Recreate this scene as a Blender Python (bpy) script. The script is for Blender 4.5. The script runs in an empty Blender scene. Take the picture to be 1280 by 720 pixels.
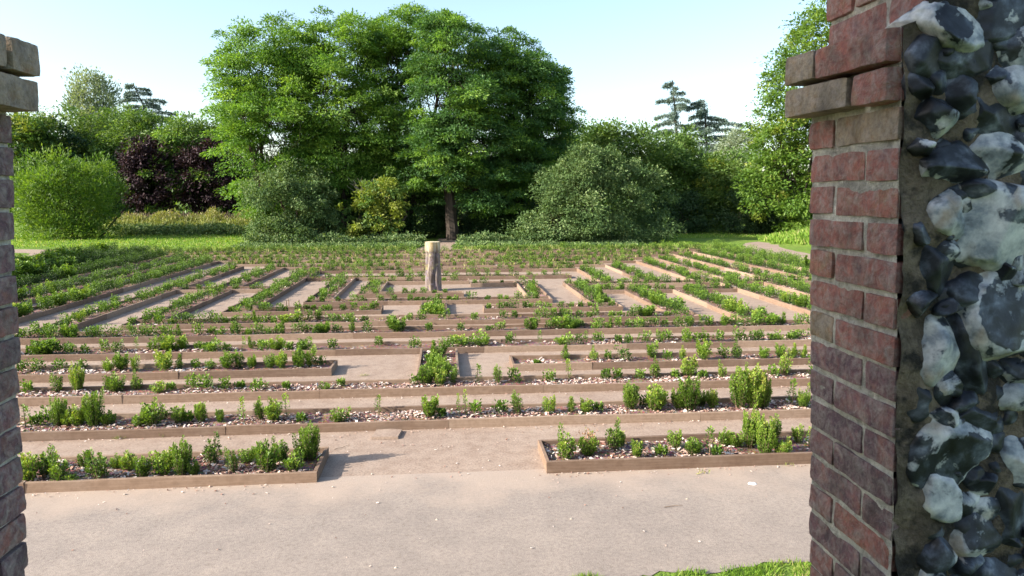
import bpy, math, random
import numpy as np
from mathutils import Vector, noise, Matrix

rng = np.random.default_rng(7)
random.seed(7)
scene = bpy.context.scene
COL = scene.collection
F, H, HY, VX = 880.0, 3.2, 245.0, 556.0
PITCH = math.atan((360 - HY) / F)
YAW = math.atan((640 - VX) * math.cos(PITCH) / F)

def at(px, py, Y):
    """world point on the sight line of photo pixel (px, py) at depth Y along the garden axis"""
    a = (px - 640) / F; b = -(py - 360) / F
    fy = math.cos(PITCH) + b * math.sin(PITCH); fz = -math.sin(PITCH) + b * math.cos(PITCH)
    X = a * math.cos(YAW) + fy * math.sin(YAW); Yd = -a * math.sin(YAW) + fy * math.cos(YAW)
    t = Y / Yd
    return np.array([X * t, Y, H + fz * t])

def onground(px, py, z=0.0):
    a = (px - 640) / F; b = -(py - 360) / F
    fy = math.cos(PITCH) + b * math.sin(PITCH); fz = -math.sin(PITCH) + b * math.cos(PITCH)
    X = a * math.cos(YAW) + fy * math.sin(YAW); Yd = -a * math.sin(YAW) + fy * math.cos(YAW)
    t = (z - H) / fz
    return np.array([X * t, Yd * t, z])

# ------------------------------------------------------------------ object helpers
def link(o, parent=None):
    COL.objects.link(o)
    if parent is not None: o.parent = parent
    return o

def tag(o, label=None, cat=None, group=None, kind=None):
    if label: o['label'] = label
    if cat: o['category'] = cat
    if group: o['group'] = group
    if kind: o['kind'] = kind
    return o

def empty(name, loc):
    o = bpy.data.objects.new(name, None); o.location = loc; o.empty_display_size = .2
    return link(o)

def mesh_np(name, V, faces, mat, parent=None, attrs=None, smooth=False, loc=None):
    """V (N,3); faces = (M,k) array or list of such arrays / lists"""
    V = np.asarray(V, np.float32).reshape(-1, 3)
    if isinstance(faces, np.ndarray): faces = [faces]
    me = bpy.data.meshes.new(name)
    me.vertices.add(len(V)); me.vertices.foreach_set('co', V.ravel())
    starts, loops, s = [], [], 0
    for f in faces:
        f = np.asarray(f, np.int32)
        if f.size == 0: continue
        k = f.shape[1]; n = f.shape[0]
        starts.append(np.arange(n, dtype=np.int32) * k + s); loops.append(f.ravel()); s += n * k
    starts = np.concatenate(starts); loops = np.concatenate(loops)
    me.loops.add(len(loops)); me.loops.foreach_set('vertex_index', loops)
    me.polygons.add(len(starts)); me.polygons.foreach_set('loop_start', starts)
    if attrs:
        for k, v in attrs.items():
            a = me.attributes.new(k, 'FLOAT', 'POINT'); a.data.foreach_set('value', np.asarray(v, np.float32))
    me.update(calc_edges=True); me.validate()
    me.polygons.foreach_set('use_smooth', np.full(len(me.polygons), bool(smooth)))
    me.materials.append(mat)
    o = bpy.data.objects.new(name, me)
    if loc is not None: o.location = loc
    return link(o, parent)

class Geo:
    """collects pieces of ONE mesh"""
    def __init__(s): s.V = []; s.Q = []; s.T = []; s.A = {}; s.n = 0
    def add(s, V, Q=None, T=None, **attrs):
        V = np.asarray(V, float).reshape(-1, 3)
        if Q is not None and len(Q): s.Q.append(np.asarray(Q) + s.n)
        if T is not None and len(T): s.T.append(np.asarray(T) + s.n)
        s.V.append(V)
        for k, v in attrs.items():
            s.A.setdefault(k, []).append(np.broadcast_to(np.asarray(v, float), (len(V),)))
        s.n += len(V)
    def build(s, name, mat, parent=None, smooth=False, loc=None):
        if not s.V: return None
        fs = []
        if s.Q: fs.append(np.concatenate(s.Q))
        if s.T: fs.append(np.concatenate(s.T))
        return mesh_np(name, np.concatenate(s.V), fs, mat, parent, {k: np.concatenate(v) for k, v in s.A.items()}, smooth, loc)

# ------------------------------------------------------------------ materials
def new_mat(name):
    m = bpy.data.materials.new(name); m.use_nodes = True
    nt = m.node_tree; nt.nodes.clear()
    return m, nt, nt.nodes, nt.links

def node(nt, typ, **kw):
    n = nt.nodes.new(typ)
    for k, v in kw.items():
        if hasattr(n, k) and k not in n.inputs: setattr(n, k, v)
        else: n.inputs[k].default_value = v
    return n

def ramp(nt, fac, stops, interp='LINEAR'):
    r = nt.nodes.new('ShaderNodeValToRGB'); r.color_ramp.interpolation = interp
    e = r.color_ramp.elements
    while len(e) > 1: e.remove(e[-1])
    e[0].position = stops[0][0]; e[0].color = (*stops[0][1], 1)
    for p, c in stops[1:]:
        x = e.new(p); x.color = (*c, 1)
    nt.links.new(fac, r.inputs[0]); return r.outputs[0]

def noise_tex(nt, vec, scale, detail=4, rough=.55, dist=0.0):
    n = nt.nodes.new('ShaderNodeTexNoise'); n.inputs['Scale'].default_value = scale
    n.inputs['Detail'].default_value = detail; n.inputs['Roughness'].default_value = rough
    n.inputs['Distortion'].default_value = dist
    nt.links.new(vec, n.inputs['Vector']); return n.outputs[0]

def mix(nt, fac, a, b, mode='MIX'):
    m = nt.nodes.new('ShaderNodeMix'); m.data_type = 'RGBA'; m.blend_type = mode
    for s, v in ((m.inputs[0], fac), (m.inputs[6], a), (m.inputs[7], b)):
        if isinstance(v, (int, float)): s.default_value = v
        elif isinstance(v, tuple): s.default_value = (*v, 1)
        else: nt.links.new(v, s)
    return m.outputs[2]

def math_n(nt, op, a, b=0.0, clamp=False):
    m = nt.nodes.new('ShaderNodeMath'); m.operation = op; m.use_clamp = clamp
    for s, v in ((m.inputs[0], a), (m.inputs[1], b)):
        if isinstance(v, (int, float)): s.default_value = v
        else: nt.links.new(v, s)
    return m.outputs[0]

def finish(nt, color, rough=.8, bump=None, bstr=.4, bdist=.01, spec=.3, extra=None):
    p = nt.nodes.new('ShaderNodeBsdfPrincipled')
    if isinstance(color, tuple): p.inputs['Base Color'].default_value = (*color, 1)
    else: nt.links.new(color, p.inputs['Base Color'])
    if isinstance(rough, (int, float)): p.inputs['Roughness'].default_value = rough
    else: nt.links.new(rough, p.inputs['Roughness'])
    p.inputs['Specular IOR Level'].default_value = spec
    if bump is not None:
        b = nt.nodes.new('ShaderNodeBump'); b.inputs['Strength'].default_value = bstr; b.inputs['Distance'].default_value = bdist
        nt.links.new(bump, b.inputs['Height']); nt.links.new(b.outputs[0], p.inputs['Normal'])
    o = nt.nodes.new('ShaderNodeOutputMaterial'); nt.links.new(p.outputs[0], o.inputs[0])
    return p

def geo_pos(nt): return nt.nodes.new('ShaderNodeNewGeometry').outputs['Position']
def obj_co(nt): return nt.nodes.new('ShaderNodeTexCoord').outputs['Object']
def attr(nt, name):
    a = nt.nodes.new('ShaderNodeAttribute'); a.attribute_name = name; return a.outputs['Fac']

def leaf_mat(name, stops, transl=.35, rough=.5, spec=.3, tcol=1.25, jit=0.0):
    m, nt, N, L = new_mat(name)
    oi = N.new('ShaderNodeObjectInfo').outputs['Random']
    c = ramp(nt, math_n(nt, 'ADD', attr(nt, 'rnd'), math_n(nt, 'MULTIPLY', math_n(nt, 'SUBTRACT', oi, .5), jit)), stops)
    pr = N.new('ShaderNodeBsdfPrincipled'); L.new(c, pr.inputs['Base Color']); pr.inputs['Roughness'].default_value = rough
    pr.inputs['Specular IOR Level'].default_value = spec
    tr = N.new('ShaderNodeBsdfTranslucent')
    t = mix(nt, 1.0, c, (tcol, tcol, .45), 'MULTIPLY'); L.new(t, tr.inputs[0])
    ms = N.new('ShaderNodeMixShader'); ms.inputs[0].default_value = transl
    L.new(pr.outputs[0], ms.inputs[1]); L.new(tr.outputs[0], ms.inputs[2])
    o = N.new('ShaderNodeOutputMaterial'); L.new(ms.outputs[0], o.inputs[0])
    return m

def mat_tarmac():
    m, nt, N, L = new_mat('worn_tarmac')
    p = geo_pos(nt)
    big = noise_tex(nt, p, .45, 5, .6); mid = noise_tex(nt, p, 2.6, 5, .65); fine = noise_tex(nt, p, 70, 3, .7); grit = noise_tex(nt, p, 170, 2, .6)
    base = ramp(nt, big, [(.3, (0.231, 0.193, 0.164)), (.5, (0.272, 0.226, 0.191)), (.7, (0.325, 0.269, 0.222))])
    c = mix(nt, .45, base, ramp(nt, mid, [(.3, (0.207, 0.176, 0.153)), (.55, (0.285, 0.240, 0.204)), (.75, (0.374, 0.311, 0.255))]))
    sp = ramp(nt, grit, [(.36, (0.443, 0.400, 0.354)), (.5, (1, 1, 1)), (.68, (1.35, 1.32, 1.28))])
    c = mix(nt, .8, c, sp, 'MULTIPLY')
    c = mix(nt, .6, c, ramp(nt, noise_tex(nt, p, 24, 5, .75), [(.32, (0.611, 0.557, 0.501)), (.5, (1, 1, 1)), (.68, (1.28, 1.26, 1.22))]), 'MULTIPLY')
    # sandy wash lying over the tarmac toward the garden gate
    sx = nt.nodes.new('ShaderNodeSeparateXYZ'); L.new(p, sx.inputs[0])
    edge = math_n(nt, 'ADD', sx.outputs[1], math_n(nt, 'MULTIPLY', noise_tex(nt, p, 1.1, 5, .6), 2.2))
    f = ramp(nt, math_n(nt, 'SUBTRACT', edge, 8.1), [(.0, (0, 0, 0)), (.7, (0.688, 0.688, 0.688))])
    c = mix(nt, f, c, ramp(nt, fine, [(.3, (0.325, 0.246, 0.188)), (.7, (0.433, 0.339, 0.264))]))
    b = math_n(nt, 'ADD', math_n(nt, 'MULTIPLY', grit, .6), fine)
    finish(nt, c, .85, b, .5, .008, .25); return m

def mat_hoggin():
    m, nt, N, L = new_mat('sandy_hoggin')
    p = geo_pos(nt)
    big = noise_tex(nt, p, .6, 5, .6); fine = noise_tex(nt, p, 38, 4, .7); mid = noise_tex(nt, p, 5, 4, .7)
    c = ramp(nt, big, [(.3, (0.219, 0.159, 0.120)), (.55, (0.278, 0.209, 0.159)), (.75, (0.336, 0.267, 0.206))])
    c = mix(nt, .5, c, ramp(nt, mid, [(.3, (0.233, 0.163, 0.122)), (.6, (0.367, 0.284, 0.223))]))
    c = mix(nt, .5, c, ramp(nt, fine, [(.35, (0.492, 0.430, 0.380)), (.5, (1, 1, 1)), (.7, (1.25, 1.22, 1.2))]), 'MULTIPLY')
    finish(nt, c, .92, fine, .5, .012, .15); return m

def mat_mulch():
    m, nt, N, L = new_mat('bark_mulch')
    p = geo_pos(nt)
    v = N.new('ShaderNodeTexVoronoi'); v.inputs['Scale'].default_value = 34; L.new(p, v.inputs['Vector'])
    n = noise_tex(nt, p, 2.2, 4, .6)
    c = mix(nt, .55, ramp(nt, n, [(.3, (0.128, 0.072, 0.054)), (.6, (0.212, 0.136, 0.106)), (.75, (0.306, 0.225, 0.183))]), v.outputs['Color'], 'SOFT_LIGHT')
    finish(nt, c, .95, v.outputs[0], .6, .02, .1); return m

def mat_chip():
    m, nt, N, L = new_mat('wood_chip')
    c = ramp(nt, attr(nt, 'rnd'), [(0, (0.161, 0.086, 0.060)), (.25, (0.282, 0.161, 0.121)), (.5, (0.444, 0.312, 0.252)), (.8, (0.564, 0.474, 0.413)), (1, (0.612, 0.549, 0.495))])
    finish(nt, c, .85, None, spec=.2); return m

def mat_board():
    m, nt, N, L = new_mat('weathered_board')
    tc = N.new('ShaderNodeTexCoord'); p = geo_pos(nt)
    mp = N.new('ShaderNodeMapping'); mp.inputs['Scale'].default_value = (2.2, 2.2, 60); L.new(p, mp.inputs[0])
    g = noise_tex(nt, mp.outputs[0], 1.0, 5, .65, .4); b = noise_tex(nt, p, 1.3, 4, .6); s = noise_tex(nt, p, 14, 3, .7)
    c = ramp(nt, g, [(.3, (0.113, 0.071, 0.049)), (.5, (0.193, 0.126, 0.087)), (.7, (0.292, 0.206, 0.148))])
    c = mix(nt, .6, c, ramp(nt, attr(nt, 'rnd'), [(0, (0.122, 0.082, 0.059)), (.5, (0.212, 0.142, 0.097)), (1, (0.357, 0.264, 0.191))]))
    c = mix(nt, ramp(nt, b, [(.5, (0, 0, 0)), (.75, (0.390, 0.390, 0.390))]), c, (0.282, 0.214, 0.165))
    c = mix(nt, .3, c, ramp(nt, s, [(.35, (0.564, 0.502, 0.433)), (.6, (1.1, 1.1, 1.1))]), 'MULTIPLY')
    finish(nt, c, .8, g, .35, .006, .2); return m

def mat_lawn():
    m, nt, N, L = new_mat('mown_grass')
    p = geo_pos(nt)
    a = noise_tex(nt, p, .25, 5, .6); b = noise_tex(nt, p, 3.0, 5, .7); f = noise_tex(nt, p, 30, 3, .7)
    c = ramp(nt, a, [(.3, (.085, .155, .022)), (.5, (.135, .215, .035)), (.72, (.21, .25, .06))])
    c = mix(nt, .5, c, ramp(nt, b, [(.3, (.07, .13, .02)), (.6, (.18, .26, .045)), (.8, (.28, .27, .11))]))
    finish(nt, c, .9, math_n(nt, 'ADD', b, f), .8, .06, .1); return m

def mat_bark(name, c1, c2, sc=9):
    m, nt, N, L = new_mat(name)
    p = geo_pos(nt); mp = N.new('ShaderNodeMapping'); mp.inputs['Scale'].default_value = (sc, sc, sc * .18); L.new(p, mp.inputs[0])
    n = noise_tex(nt, mp.outputs[0], 1.0, 5, .7, .5)
    finish(nt, ramp(nt, n, [(.3, c1), (.7, c2)]), .95, n, .8, .04, .1); return m

def mat_brick():
    m, nt, N, L = new_mat('old_brick')
    p = geo_pos(nt); r = math_n(nt, 'ADD', attr(nt, 'rnd'), math_n(nt, 'MULTIPLY', math_n(nt, 'SUBTRACT', noise_tex(nt, p, 21, 5, .7, .5), .5), 1.25))
    base = ramp(nt, r, [(0, (.105, .062, .078)), (.16, (.155, .078, .09)), (.32, (.22, .105, .095)), (.5, (.28, .10, .082)),
                        (.66, (.26, .125, .085)), (.8, (.25, .175, .105)), (1, (.27, .22, .165))])
    n1 = noise_tex(nt, p, 16, 6, .7, .3); n2 = noise_tex(nt, p, 75, 4, .7); n3 = noise_tex(nt, p, 7, 4, .6); n4 = noise_tex(nt, p, 34, 4, .75, .6)
    c = mix(nt, .6, base, ramp(nt, n1, [(.3, (.5, .48, .5)), (.5, (.95, .95, .95)), (.7, (1.5, 1.4, 1.35))]), 'MULTIPLY')
    c = mix(nt, ramp(nt, n4, [(.42, (0, 0, 0)), (.72, (.8, .8, .8))]), c, (.33, .285, .26))      # lime bloom
    c = mix(nt, ramp(nt, n3, [(.5, (0, 0, 0)), (.72, (.75, .75, .75))]), c, (.055, .05, .045))        # soot
    c = mix(nt, .08, c, (.30, .235, .20))
    c = mix(nt, .5, c, ramp(nt, n2, [(.35, (.5, .5, .5)), (.55, (1.15, 1.15, 1.15))]), 'MULTIPLY')
    finish(nt, c, .88, math_n(nt, 'ADD', n2, math_n(nt, 'MULTIPLY', n4, 1.5)), .9, .004, .2); return m

def mat_mortar(name, c1, c2, dark=.5):
    m, nt, N, L = new_mat(name)
    p = geo_pos(nt)
    n1 = noise_tex(nt, p, 9, 6, .7, .4); n2 = noise_tex(nt, p, 70, 4, .75)
    c = ramp(nt, n1, [(.32, c1), (.62, c2)])
    c = mix(nt, ramp(nt, noise_tex(nt, p, 13, 4, .65), [(.5, (0, 0, 0)), (.6, (dark,) * 3)]), c, (.03, .028, .026))
    c = mix(nt, .5, c, ramp(nt, n2, [(.35, (.55, .55, .55)), (.6, (1.2, 1.2, 1.2))]), 'MULTIPLY')
    finish(nt, c, .95, math_n(nt, 'ADD', n2, n1), 1.0, .01, .15); return m

def mat_flint():
    m, nt, N, L = new_mat('flint_nodule')
    p = geo_pos(nt); k = attr(nt, 'knap'); r = attr(nt, 'rnd')
    n1 = noise_tex(nt, p, 20, 6, .6, .25); n2 = noise_tex(nt, p, 60, 5, .72, .1); n3 = noise_tex(nt, p, 9, 3, .5, .8)
    cortex = ramp(nt, n1, [(.28, (.10, .115, .13)), (.40, (.25, .28, .31)), (.5, (.46, .475, .48)), (.62, (.62, .625, .61)), (.76, (.74, .73, .70))])
    cortex = mix(nt, ramp(nt, n3, [(.56, (0, 0, 0)), (.68, (.6, .6, .6))]), cortex, (.33, .23, .13))   # iron stain
    cortex = mix(nt, .6, cortex, ramp(nt, n2, [(.3, (.5, .5, .52)), (.55, (1.05, 1.05, 1.05))]), 'MULTIPLY')
    glass = ramp(nt, n1, [(.34, (.008, .009, .011)), (.5, (.026, .030, .038)), (.6, (.08, .095, .12)), (.7, (.22, .25, .29))])
    # skin broken through by noise: dark core shows where knapped or where the tone of this nodule is dark
    n5 = noise_tex(nt, p, 12, 5, .6, .35)
    e = math_n(nt, 'ADD', math_n(nt, 'MULTIPLY', k, .35), math_n(nt, 'MULTIPLY', math_n(nt, 'SUBTRACT', n5, .5), 2.6))
    e = math_n(nt, 'ADD', e, math_n(nt, 'SUBTRACT', r, .0))
    f = ramp(nt, e, [(.36, (0, 0, 0)), (.47, (.45, .45, .45)), (.52, (1, 1, 1))])
    col = mix(nt, f, cortex, glass)
    rough = ramp(nt, f, [(0, (.65, .65, .65)), (1, (.45, .45, .45))])
    finish(nt, col, rough, math_n(nt, 'ADD', n2, n1), .25, .003, .35); return m

M = dict(
    tarmac=mat_tarmac(), hoggin=mat_hoggin(), mulch=mat_mulch(), chip=mat_chip(), board=mat_board(), lawn=mat_lawn(),
    bark=mat_bark('grey_brown_bark', (.03, .024, .02), (.09, .07, .055)),
    brick=mat_brick(), mortar=mat_mortar('lime_mortar', (.30, .28, .245), (.56, .53, .47), .35),
    core=mat_mortar('dark_rubble_mortar', (.035, .028, .022), (.21, .168, .125), .9), flint=mat_flint(),
    robinia=leaf_mat('robinia_leaf', [(0, (.055, .125, .025)), (.35, (.11, .22, .036)), (.7, (.18, .31, .05)), (1, (.28, .40, .08))], .45),
    robinia_dark=leaf_mat('robinia_leaf_deep', [(0, (.035, .09, .028)), (.5, (.065, .15, .042)), (1, (.14, .25, .06))], .36),
    acid=leaf_mat('fresh_green_leaf', [(0, (.05, .11, .018)), (.5, (.11, .20, .028)), (1, (.22, .31, .05))], .4),
    mid=leaf_mat('mixed_green_leaf', [(0, (.05, .10, .025)), (.5, (.105, .185, .038)), (1, (.21, .28, .075))], .36),
    olive=leaf_mat('grey_green_leaf', [(0, (.045, .085, .03)), (.5, (.10, .165, .055)), (1, (.23, .29, .125))], .26, .65, .15),
    purple=leaf_mat('purple_leaf', [(0, (.012, .007, .010)), (.6, (.032, .014, .020)), (1, (.13, .075, .082))], .12, .6, .25),
    yellow=leaf_mat('yellow_leaf', [(0, (.12, .18, .025)), (.5, (.23, .28, .04)), (1, (.40, .41, .10))], .35),
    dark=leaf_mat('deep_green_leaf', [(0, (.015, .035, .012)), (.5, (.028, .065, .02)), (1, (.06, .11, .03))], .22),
    poplar=leaf_mat('silver_leaf', [(0, (.12, .17, .09)), (.5, (.22, .27, .18)), (1, (.36, .40, .30))], .3),
    cedar=leaf_mat('blue_needle', [(0, (.06, .10, .08)), (.5, (.12, .18, .15)), (1, (.24, .30, .25))], .1),
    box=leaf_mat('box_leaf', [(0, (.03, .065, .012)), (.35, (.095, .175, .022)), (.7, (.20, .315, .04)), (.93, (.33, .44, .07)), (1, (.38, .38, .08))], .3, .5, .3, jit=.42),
    boxdark=leaf_mat('old_box_leaf', [(0, (.02, .06, .014)), (.5, (.045, .115, .022)), (1, (.12, .2, .035))], .25, .4, .4),
    pinkleaf=leaf_mat('bronzed_leaf', [(0, (.16, .17, .05)), (.4, (.35, .16, .10)), (1, (.52, .27, .19))], .3),
    weed=leaf_mat('weed_leaf', [(0, (.10, .15, .035)), (.5, (.22, .25, .07)), (1, (.44, .38, .17))], .3),
    blade=leaf_mat('grass_blade', [(0, (.09, .18, .02)), (.55, (.17, .29, .035)), (.85, (.28, .36, .07)), (1, (.42, .37, .17))], .35),
    straw=leaf_mat('dry_stem', [(0, (.14, .11, .05)), (.5, (.26, .24, .11)), (1, (.42, .38, .22))], .25),
)

def simple(name, c, rough=.8, sc=20, var=.3, spec=.3):
    m, nt, N, L = new_mat(name); p = geo_pos(nt); n = noise_tex(nt, p, sc, 4, .65)
    lo = tuple(x * (1 - var) for x in c); hi = tuple(min(1, x * (1 + var)) for x in c)
    finish(nt, ramp(nt, n, [(.3, lo), (.7, hi)]), rough, n, .4, .005, spec); return m
M['twig'] = simple('brown_twig', (.16, .11, .07))
M['stone'] = simple('pale_stone', (.44, .38, .31), .9, 25)
M['litter'] = simple('white_plastic', (.78, .78, .76), .5, 40, .08)
M['slat'] = simple('dark_fence_wood', (.12, .085, .06), .9, 8)
M['cutwood'] = simple('cut_wood_end', (.56, .47, .30), .8, 30, .2)

# ------------------------------------------------------------------ leaves, tubes
def unit(v): return v / np.maximum(np.linalg.norm(v, axis=-1, keepdims=True), 1e-9)

def leaf_geo(P, D, Nn, L, W, rnd, fold=.15):
    """diamond leaves: base P, direction D, face normal Nn, length L, width W"""
    n = len(P); D = unit(D); S = unit(np.cross(D, Nn)); U = np.cross(S, D)
    L = np.broadcast_to(L, (n,))[:, None]; W = np.broadcast_to(W, (n,))[:, None]
    V = np.empty((n, 4, 3))
    V[:, 0] = P; V[:, 1] = P + D * L * .5 + S * W * .5 + U * W * fold
    V[:, 2] = P + D * L; V[:, 3] = P + D * L * .5 - S * W * .5 + U * W * fold
    Q = np.arange(4 * n).reshape(n, 4)
    return V.reshape(-1, 3), Q, np.repeat(rnd, 4)

def tube(g, pts, radii, sides=7, **attrs):
    pts = np.asarray(pts, float); n = len(pts)
    d = unit(np.gradient(pts, axis=0)); ref = np.array([.31, .17, .93]) if abs(d[0][2]) < .9 else np.array([1., 0, 0])
    u = unit(np.cross(d, ref)); v = np.cross(d, u)
    a = np.linspace(0, 2 * math.pi, sides, endpoint=False)
    ring = pts[:, None] + np.asarray(radii)[:, None, None] * (np.cos(a)[None, :, None] * u[:, None] + np.sin(a)[None, :, None] * v[:, None])
    i = np.arange(n - 1)[:, None] * sides; j = np.arange(sides)[None]; k = (j + 1) % sides
    Q = np.stack([i + j, i + k, i + sides + k, i + sides + j], -1).reshape(-1, 4)
    g.add(ring.reshape(-1, 3), Q, **attrs)

def limb(g, a, b, r0, r1, n=6, wob=.08, sag=0.0, sides=7):
    a = np.array(a, float); b = np.array(b, float); t = np.linspace(0, 1, n)
    L = np.linalg.norm(b - a); off = rng.normal(0, wob * L, (n, 3)) * (np.sin(t * math.pi))[:, None]
    pts = a + (b - a) * t[:, None] + off; pts[:, 2] += np.sin(t * math.pi) * sag * L
    tube(g, pts, r0 + (r1 - r0) * t, sides); return pts

def crown_leaves(g, lobes, n_clump, clump_r, per, leaf, flat=.4, shell=(.6, 1.04), zmin=.3, rbase=(0, 1), droop=.25, aspect=.5, updir=0):
    """leaf sprays scattered over and inside a set of ellipsoid lobes; returns clump centres"""
    lobes = np.asarray(lobes, float); w = (lobes[:, 3] * lobes[:, 4] + lobes[:, 3] * lobes[:, 5]); w /= w.sum()
    li = rng.choice(len(lobes), n_clump, p=w)
    d = unit(rng.normal(size=(n_clump, 3))); rr = shell[0] + (shell[1] - shell[0]) * rng.random(n_clump) ** .6
    C = lobes[li, :3] + d * lobes[li, 3:] * rr[:, None]
    # lift outline: uneven shoots
    C += d * (rng.random(n_clump) ** 4 * .9 * clump_r)[:, None]
    # drop clumps lying deep inside another lobe
    keep = np.ones(n_clump, bool)
    for L in lobes:
        q = np.linalg.norm((C - L[:3]) / L[3:], axis=1); keep &= ~((q < shell[0] * .75) & (rng.random(n_clump) < .8))
    keep &= C[:, 2] > zmin
    C = C[keep]; d = d[keep]; n = len(C)
    cr = clump_r * (.55 + .9 * rng.random(n)); cn = rng.random(n)
    m = n * per; ci = np.repeat(np.arange(n), per)
    e = unit(rng.normal(size=(m, 3))) * (rng.random(m) ** .45)[:, None]
    e[:, 2] *= flat
    off = e * cr[ci][:, None]
    hr = np.linalg.norm(off[:, :2], axis=1)
    off[:, 2] -= droop * hr ** 2 / np.maximum(cr[ci], .1)
    P = C[ci] + off
    P[:, 2] = np.maximum(P[:, 2], zmin * .5)
    out = unit(off * np.array([1, 1, .6]) + d[ci] * .5 + rng.normal(0, .5, (m, 3)))
    out[:, 2] -= .15; out[:, 2] += updir
    nrm = unit(rng.normal(0, .55, (m, 3)) + np.array([0, 0, .9]) + d[ci] * .5)
    s = leaf * (.6 + .8 * rng.random(m))
    rnd = np.clip(rbase[0] + (rbase[1] - rbase[0]) * (.5 * cn[ci] + .5 * rng.random(m)), 0, 1)
    V, Q, R = leaf_geo(P, out, nrm, s, s * aspect, rnd)
    g.add(V, Q, rnd=R)
    return C

def tree(name, base, lobes, mat, label, cat, group=None, n=300, cr=1.0, per=90, leaf=.25, flat=.45, stems=1, tr=.3, shell=(.6, 1.04), droop=.25,
         zmin=.3, extra=None, rbase=(0, 1), bark='bark', aspect=.5, twigs=20, lowfill=True, updir=0, bumps=5, low=None):
    lobes = list(lobes) + ([low] if low else [])
    root = empty(name, base); tag(root, label, cat, group)
    base = np.array(base, float); lobes = np.array(lobes, float)
    core = lobes.copy(); sub = []
    for L in lobes:
        for q in range(bumps):
            d_ = unit(rng.normal(size=3) * np.array([1, 1, .9]) + np.array([0, -.25, .25])); f_ = rng.uniform(.22, .42)
            sub.append(np.r_[L[:3] + d_ * L[3:] * (1.06 - f_ * .55), L[3:] * f_])
    lobes[:, 3:] *= .88 if bumps else 1
    if sub: lobes = np.concatenate([lobes, sub])
    core[:, :3] -= base * np.array([1, 1, 0]); lobes[:, :3] -= base * np.array([1, 1, 0])
    g = Geo(); C = crown_leaves(g, lobes, n, cr, per, leaf, flat, shell, zmin, rbase, droop, aspect, updir)
    g.build('crown', M[mat], root)
    if extra:
        for (em, frac, el) in extra:
            g2 = Geo(); crown_leaves(g2, lobes, int(n * frac), cr * .8, per, leaf, flat, (.85, 1.06), zmin, (0, 1), droop, aspect, updir)
            o = g2.build('leaf_patch', M[em], root)
            if el: o['label'] = el
    t = Geo(); top = lobes[:, :3]; zmax = (lobes[:, 2] + lobes[:, 5]).max()
    forks = []
    for s in range(stems):
        a = np.array([rng.normal(0, .25 * stems ** .7 * (stems > 1)), rng.normal(0, .25 * (stems > 1)), -.1])
        b = np.array([a[0] * 2.2 + rng.normal(0, .3), a[1] * 2 + rng.normal(0, .3), zmax * (.3 + .15 * rng.random())])
        r = tr / stems ** .45
        limb(t, a, b, r * 1.15, r * .75, 7, .008); forks.append(b)
    forks = np.array(forks)
    for L in core:
        f = forks[np.argmin(np.linalg.norm(forks[:, :2] - L[:2], axis=1))]
        if L[2] < f[2]: f = np.array([f[0], f[1], max(.3, L[2] * .5)])
        pts = limb(t, f, L[:3] + np.array([0, 0, L[5] * .3]), tr * .42, tr * .12, 7, .05)
        near = C[np.argsort(np.linalg.norm(C - L[:3], axis=1))]
        for c in near[rng.integers(0, max(1, len(near) // 2), twigs)]:
            limb(t, pts[rng.integers(2, 6)], c, tr * .13, tr * .025, 4, .06, 0, 5)
    t.build('trunk', M[bark], root)
    return root

# ------------------------------------------------------------------ ground, paths
def sheet(name, x0, y0, x1, y1, z, mat, nx=2, ny=2, fz=None):
    X, Y = np.meshgrid(np.linspace(x0, x1, nx), np.linspace(y0, y1, ny)); Z = np.full_like(X, z)
    if fz is not None: Z = Z + fz(X, Y)
    V = np.stack([X, Y, Z], -1).reshape(-1, 3)
    i = (np.arange(ny - 1)[:, None] * nx + np.arange(nx - 1)[None]).ravel()
    Q = np.stack([i, i + 1, i + nx + 1, i + nx], -1)
    o = mesh_np(name, V, Q, mat); tag(o, kind='structure'); return o

sheet('ground', -600, -60, 600, 1200, -.007, M['lawn'])
sheet('tarmac_path', -40, 5.7, 40, 7.9, .0, M['tarmac'], 2, 2)
sheet('garden_floor', -21, 7.9, 19.2, 42.6, -.003, M['hoggin'])
# irregular inner edge of the tarmac towards the wall (tarmac tongue up to the doorway)
def poly_obj(name, pts, z, mat, kind='structure'):
    V = [(x, y, z) for x, y in pts]
    me = bpy.data.meshes.new(name); me.from_pydata(V, [], [list(range(len(V)))]); me.materials.append(mat)
    o = bpy.data.objects.new(name, me); link(o); tag(o, kind=kind); return o
edge = [(40, 5.71)]
for x in np.arange(12, 1.7, -.12): edge.append((x, 5.55 + .05 * math.sin(x * 5) + random.uniform(-.04, .04)))
for x in np.arange(1.7, 1.25, -.06): edge.append((x, 5.48 + random.uniform(-.03, .03)))
edge += [(1.22, 5.2), (1.1, 3.2), (-1.3, 3.2), (-1.3, 5.3), (-40, 5.5), (-40, 5.71)]
poly_obj('tarmac_edge', edge, -.0005, M['tarmac'])
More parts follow.
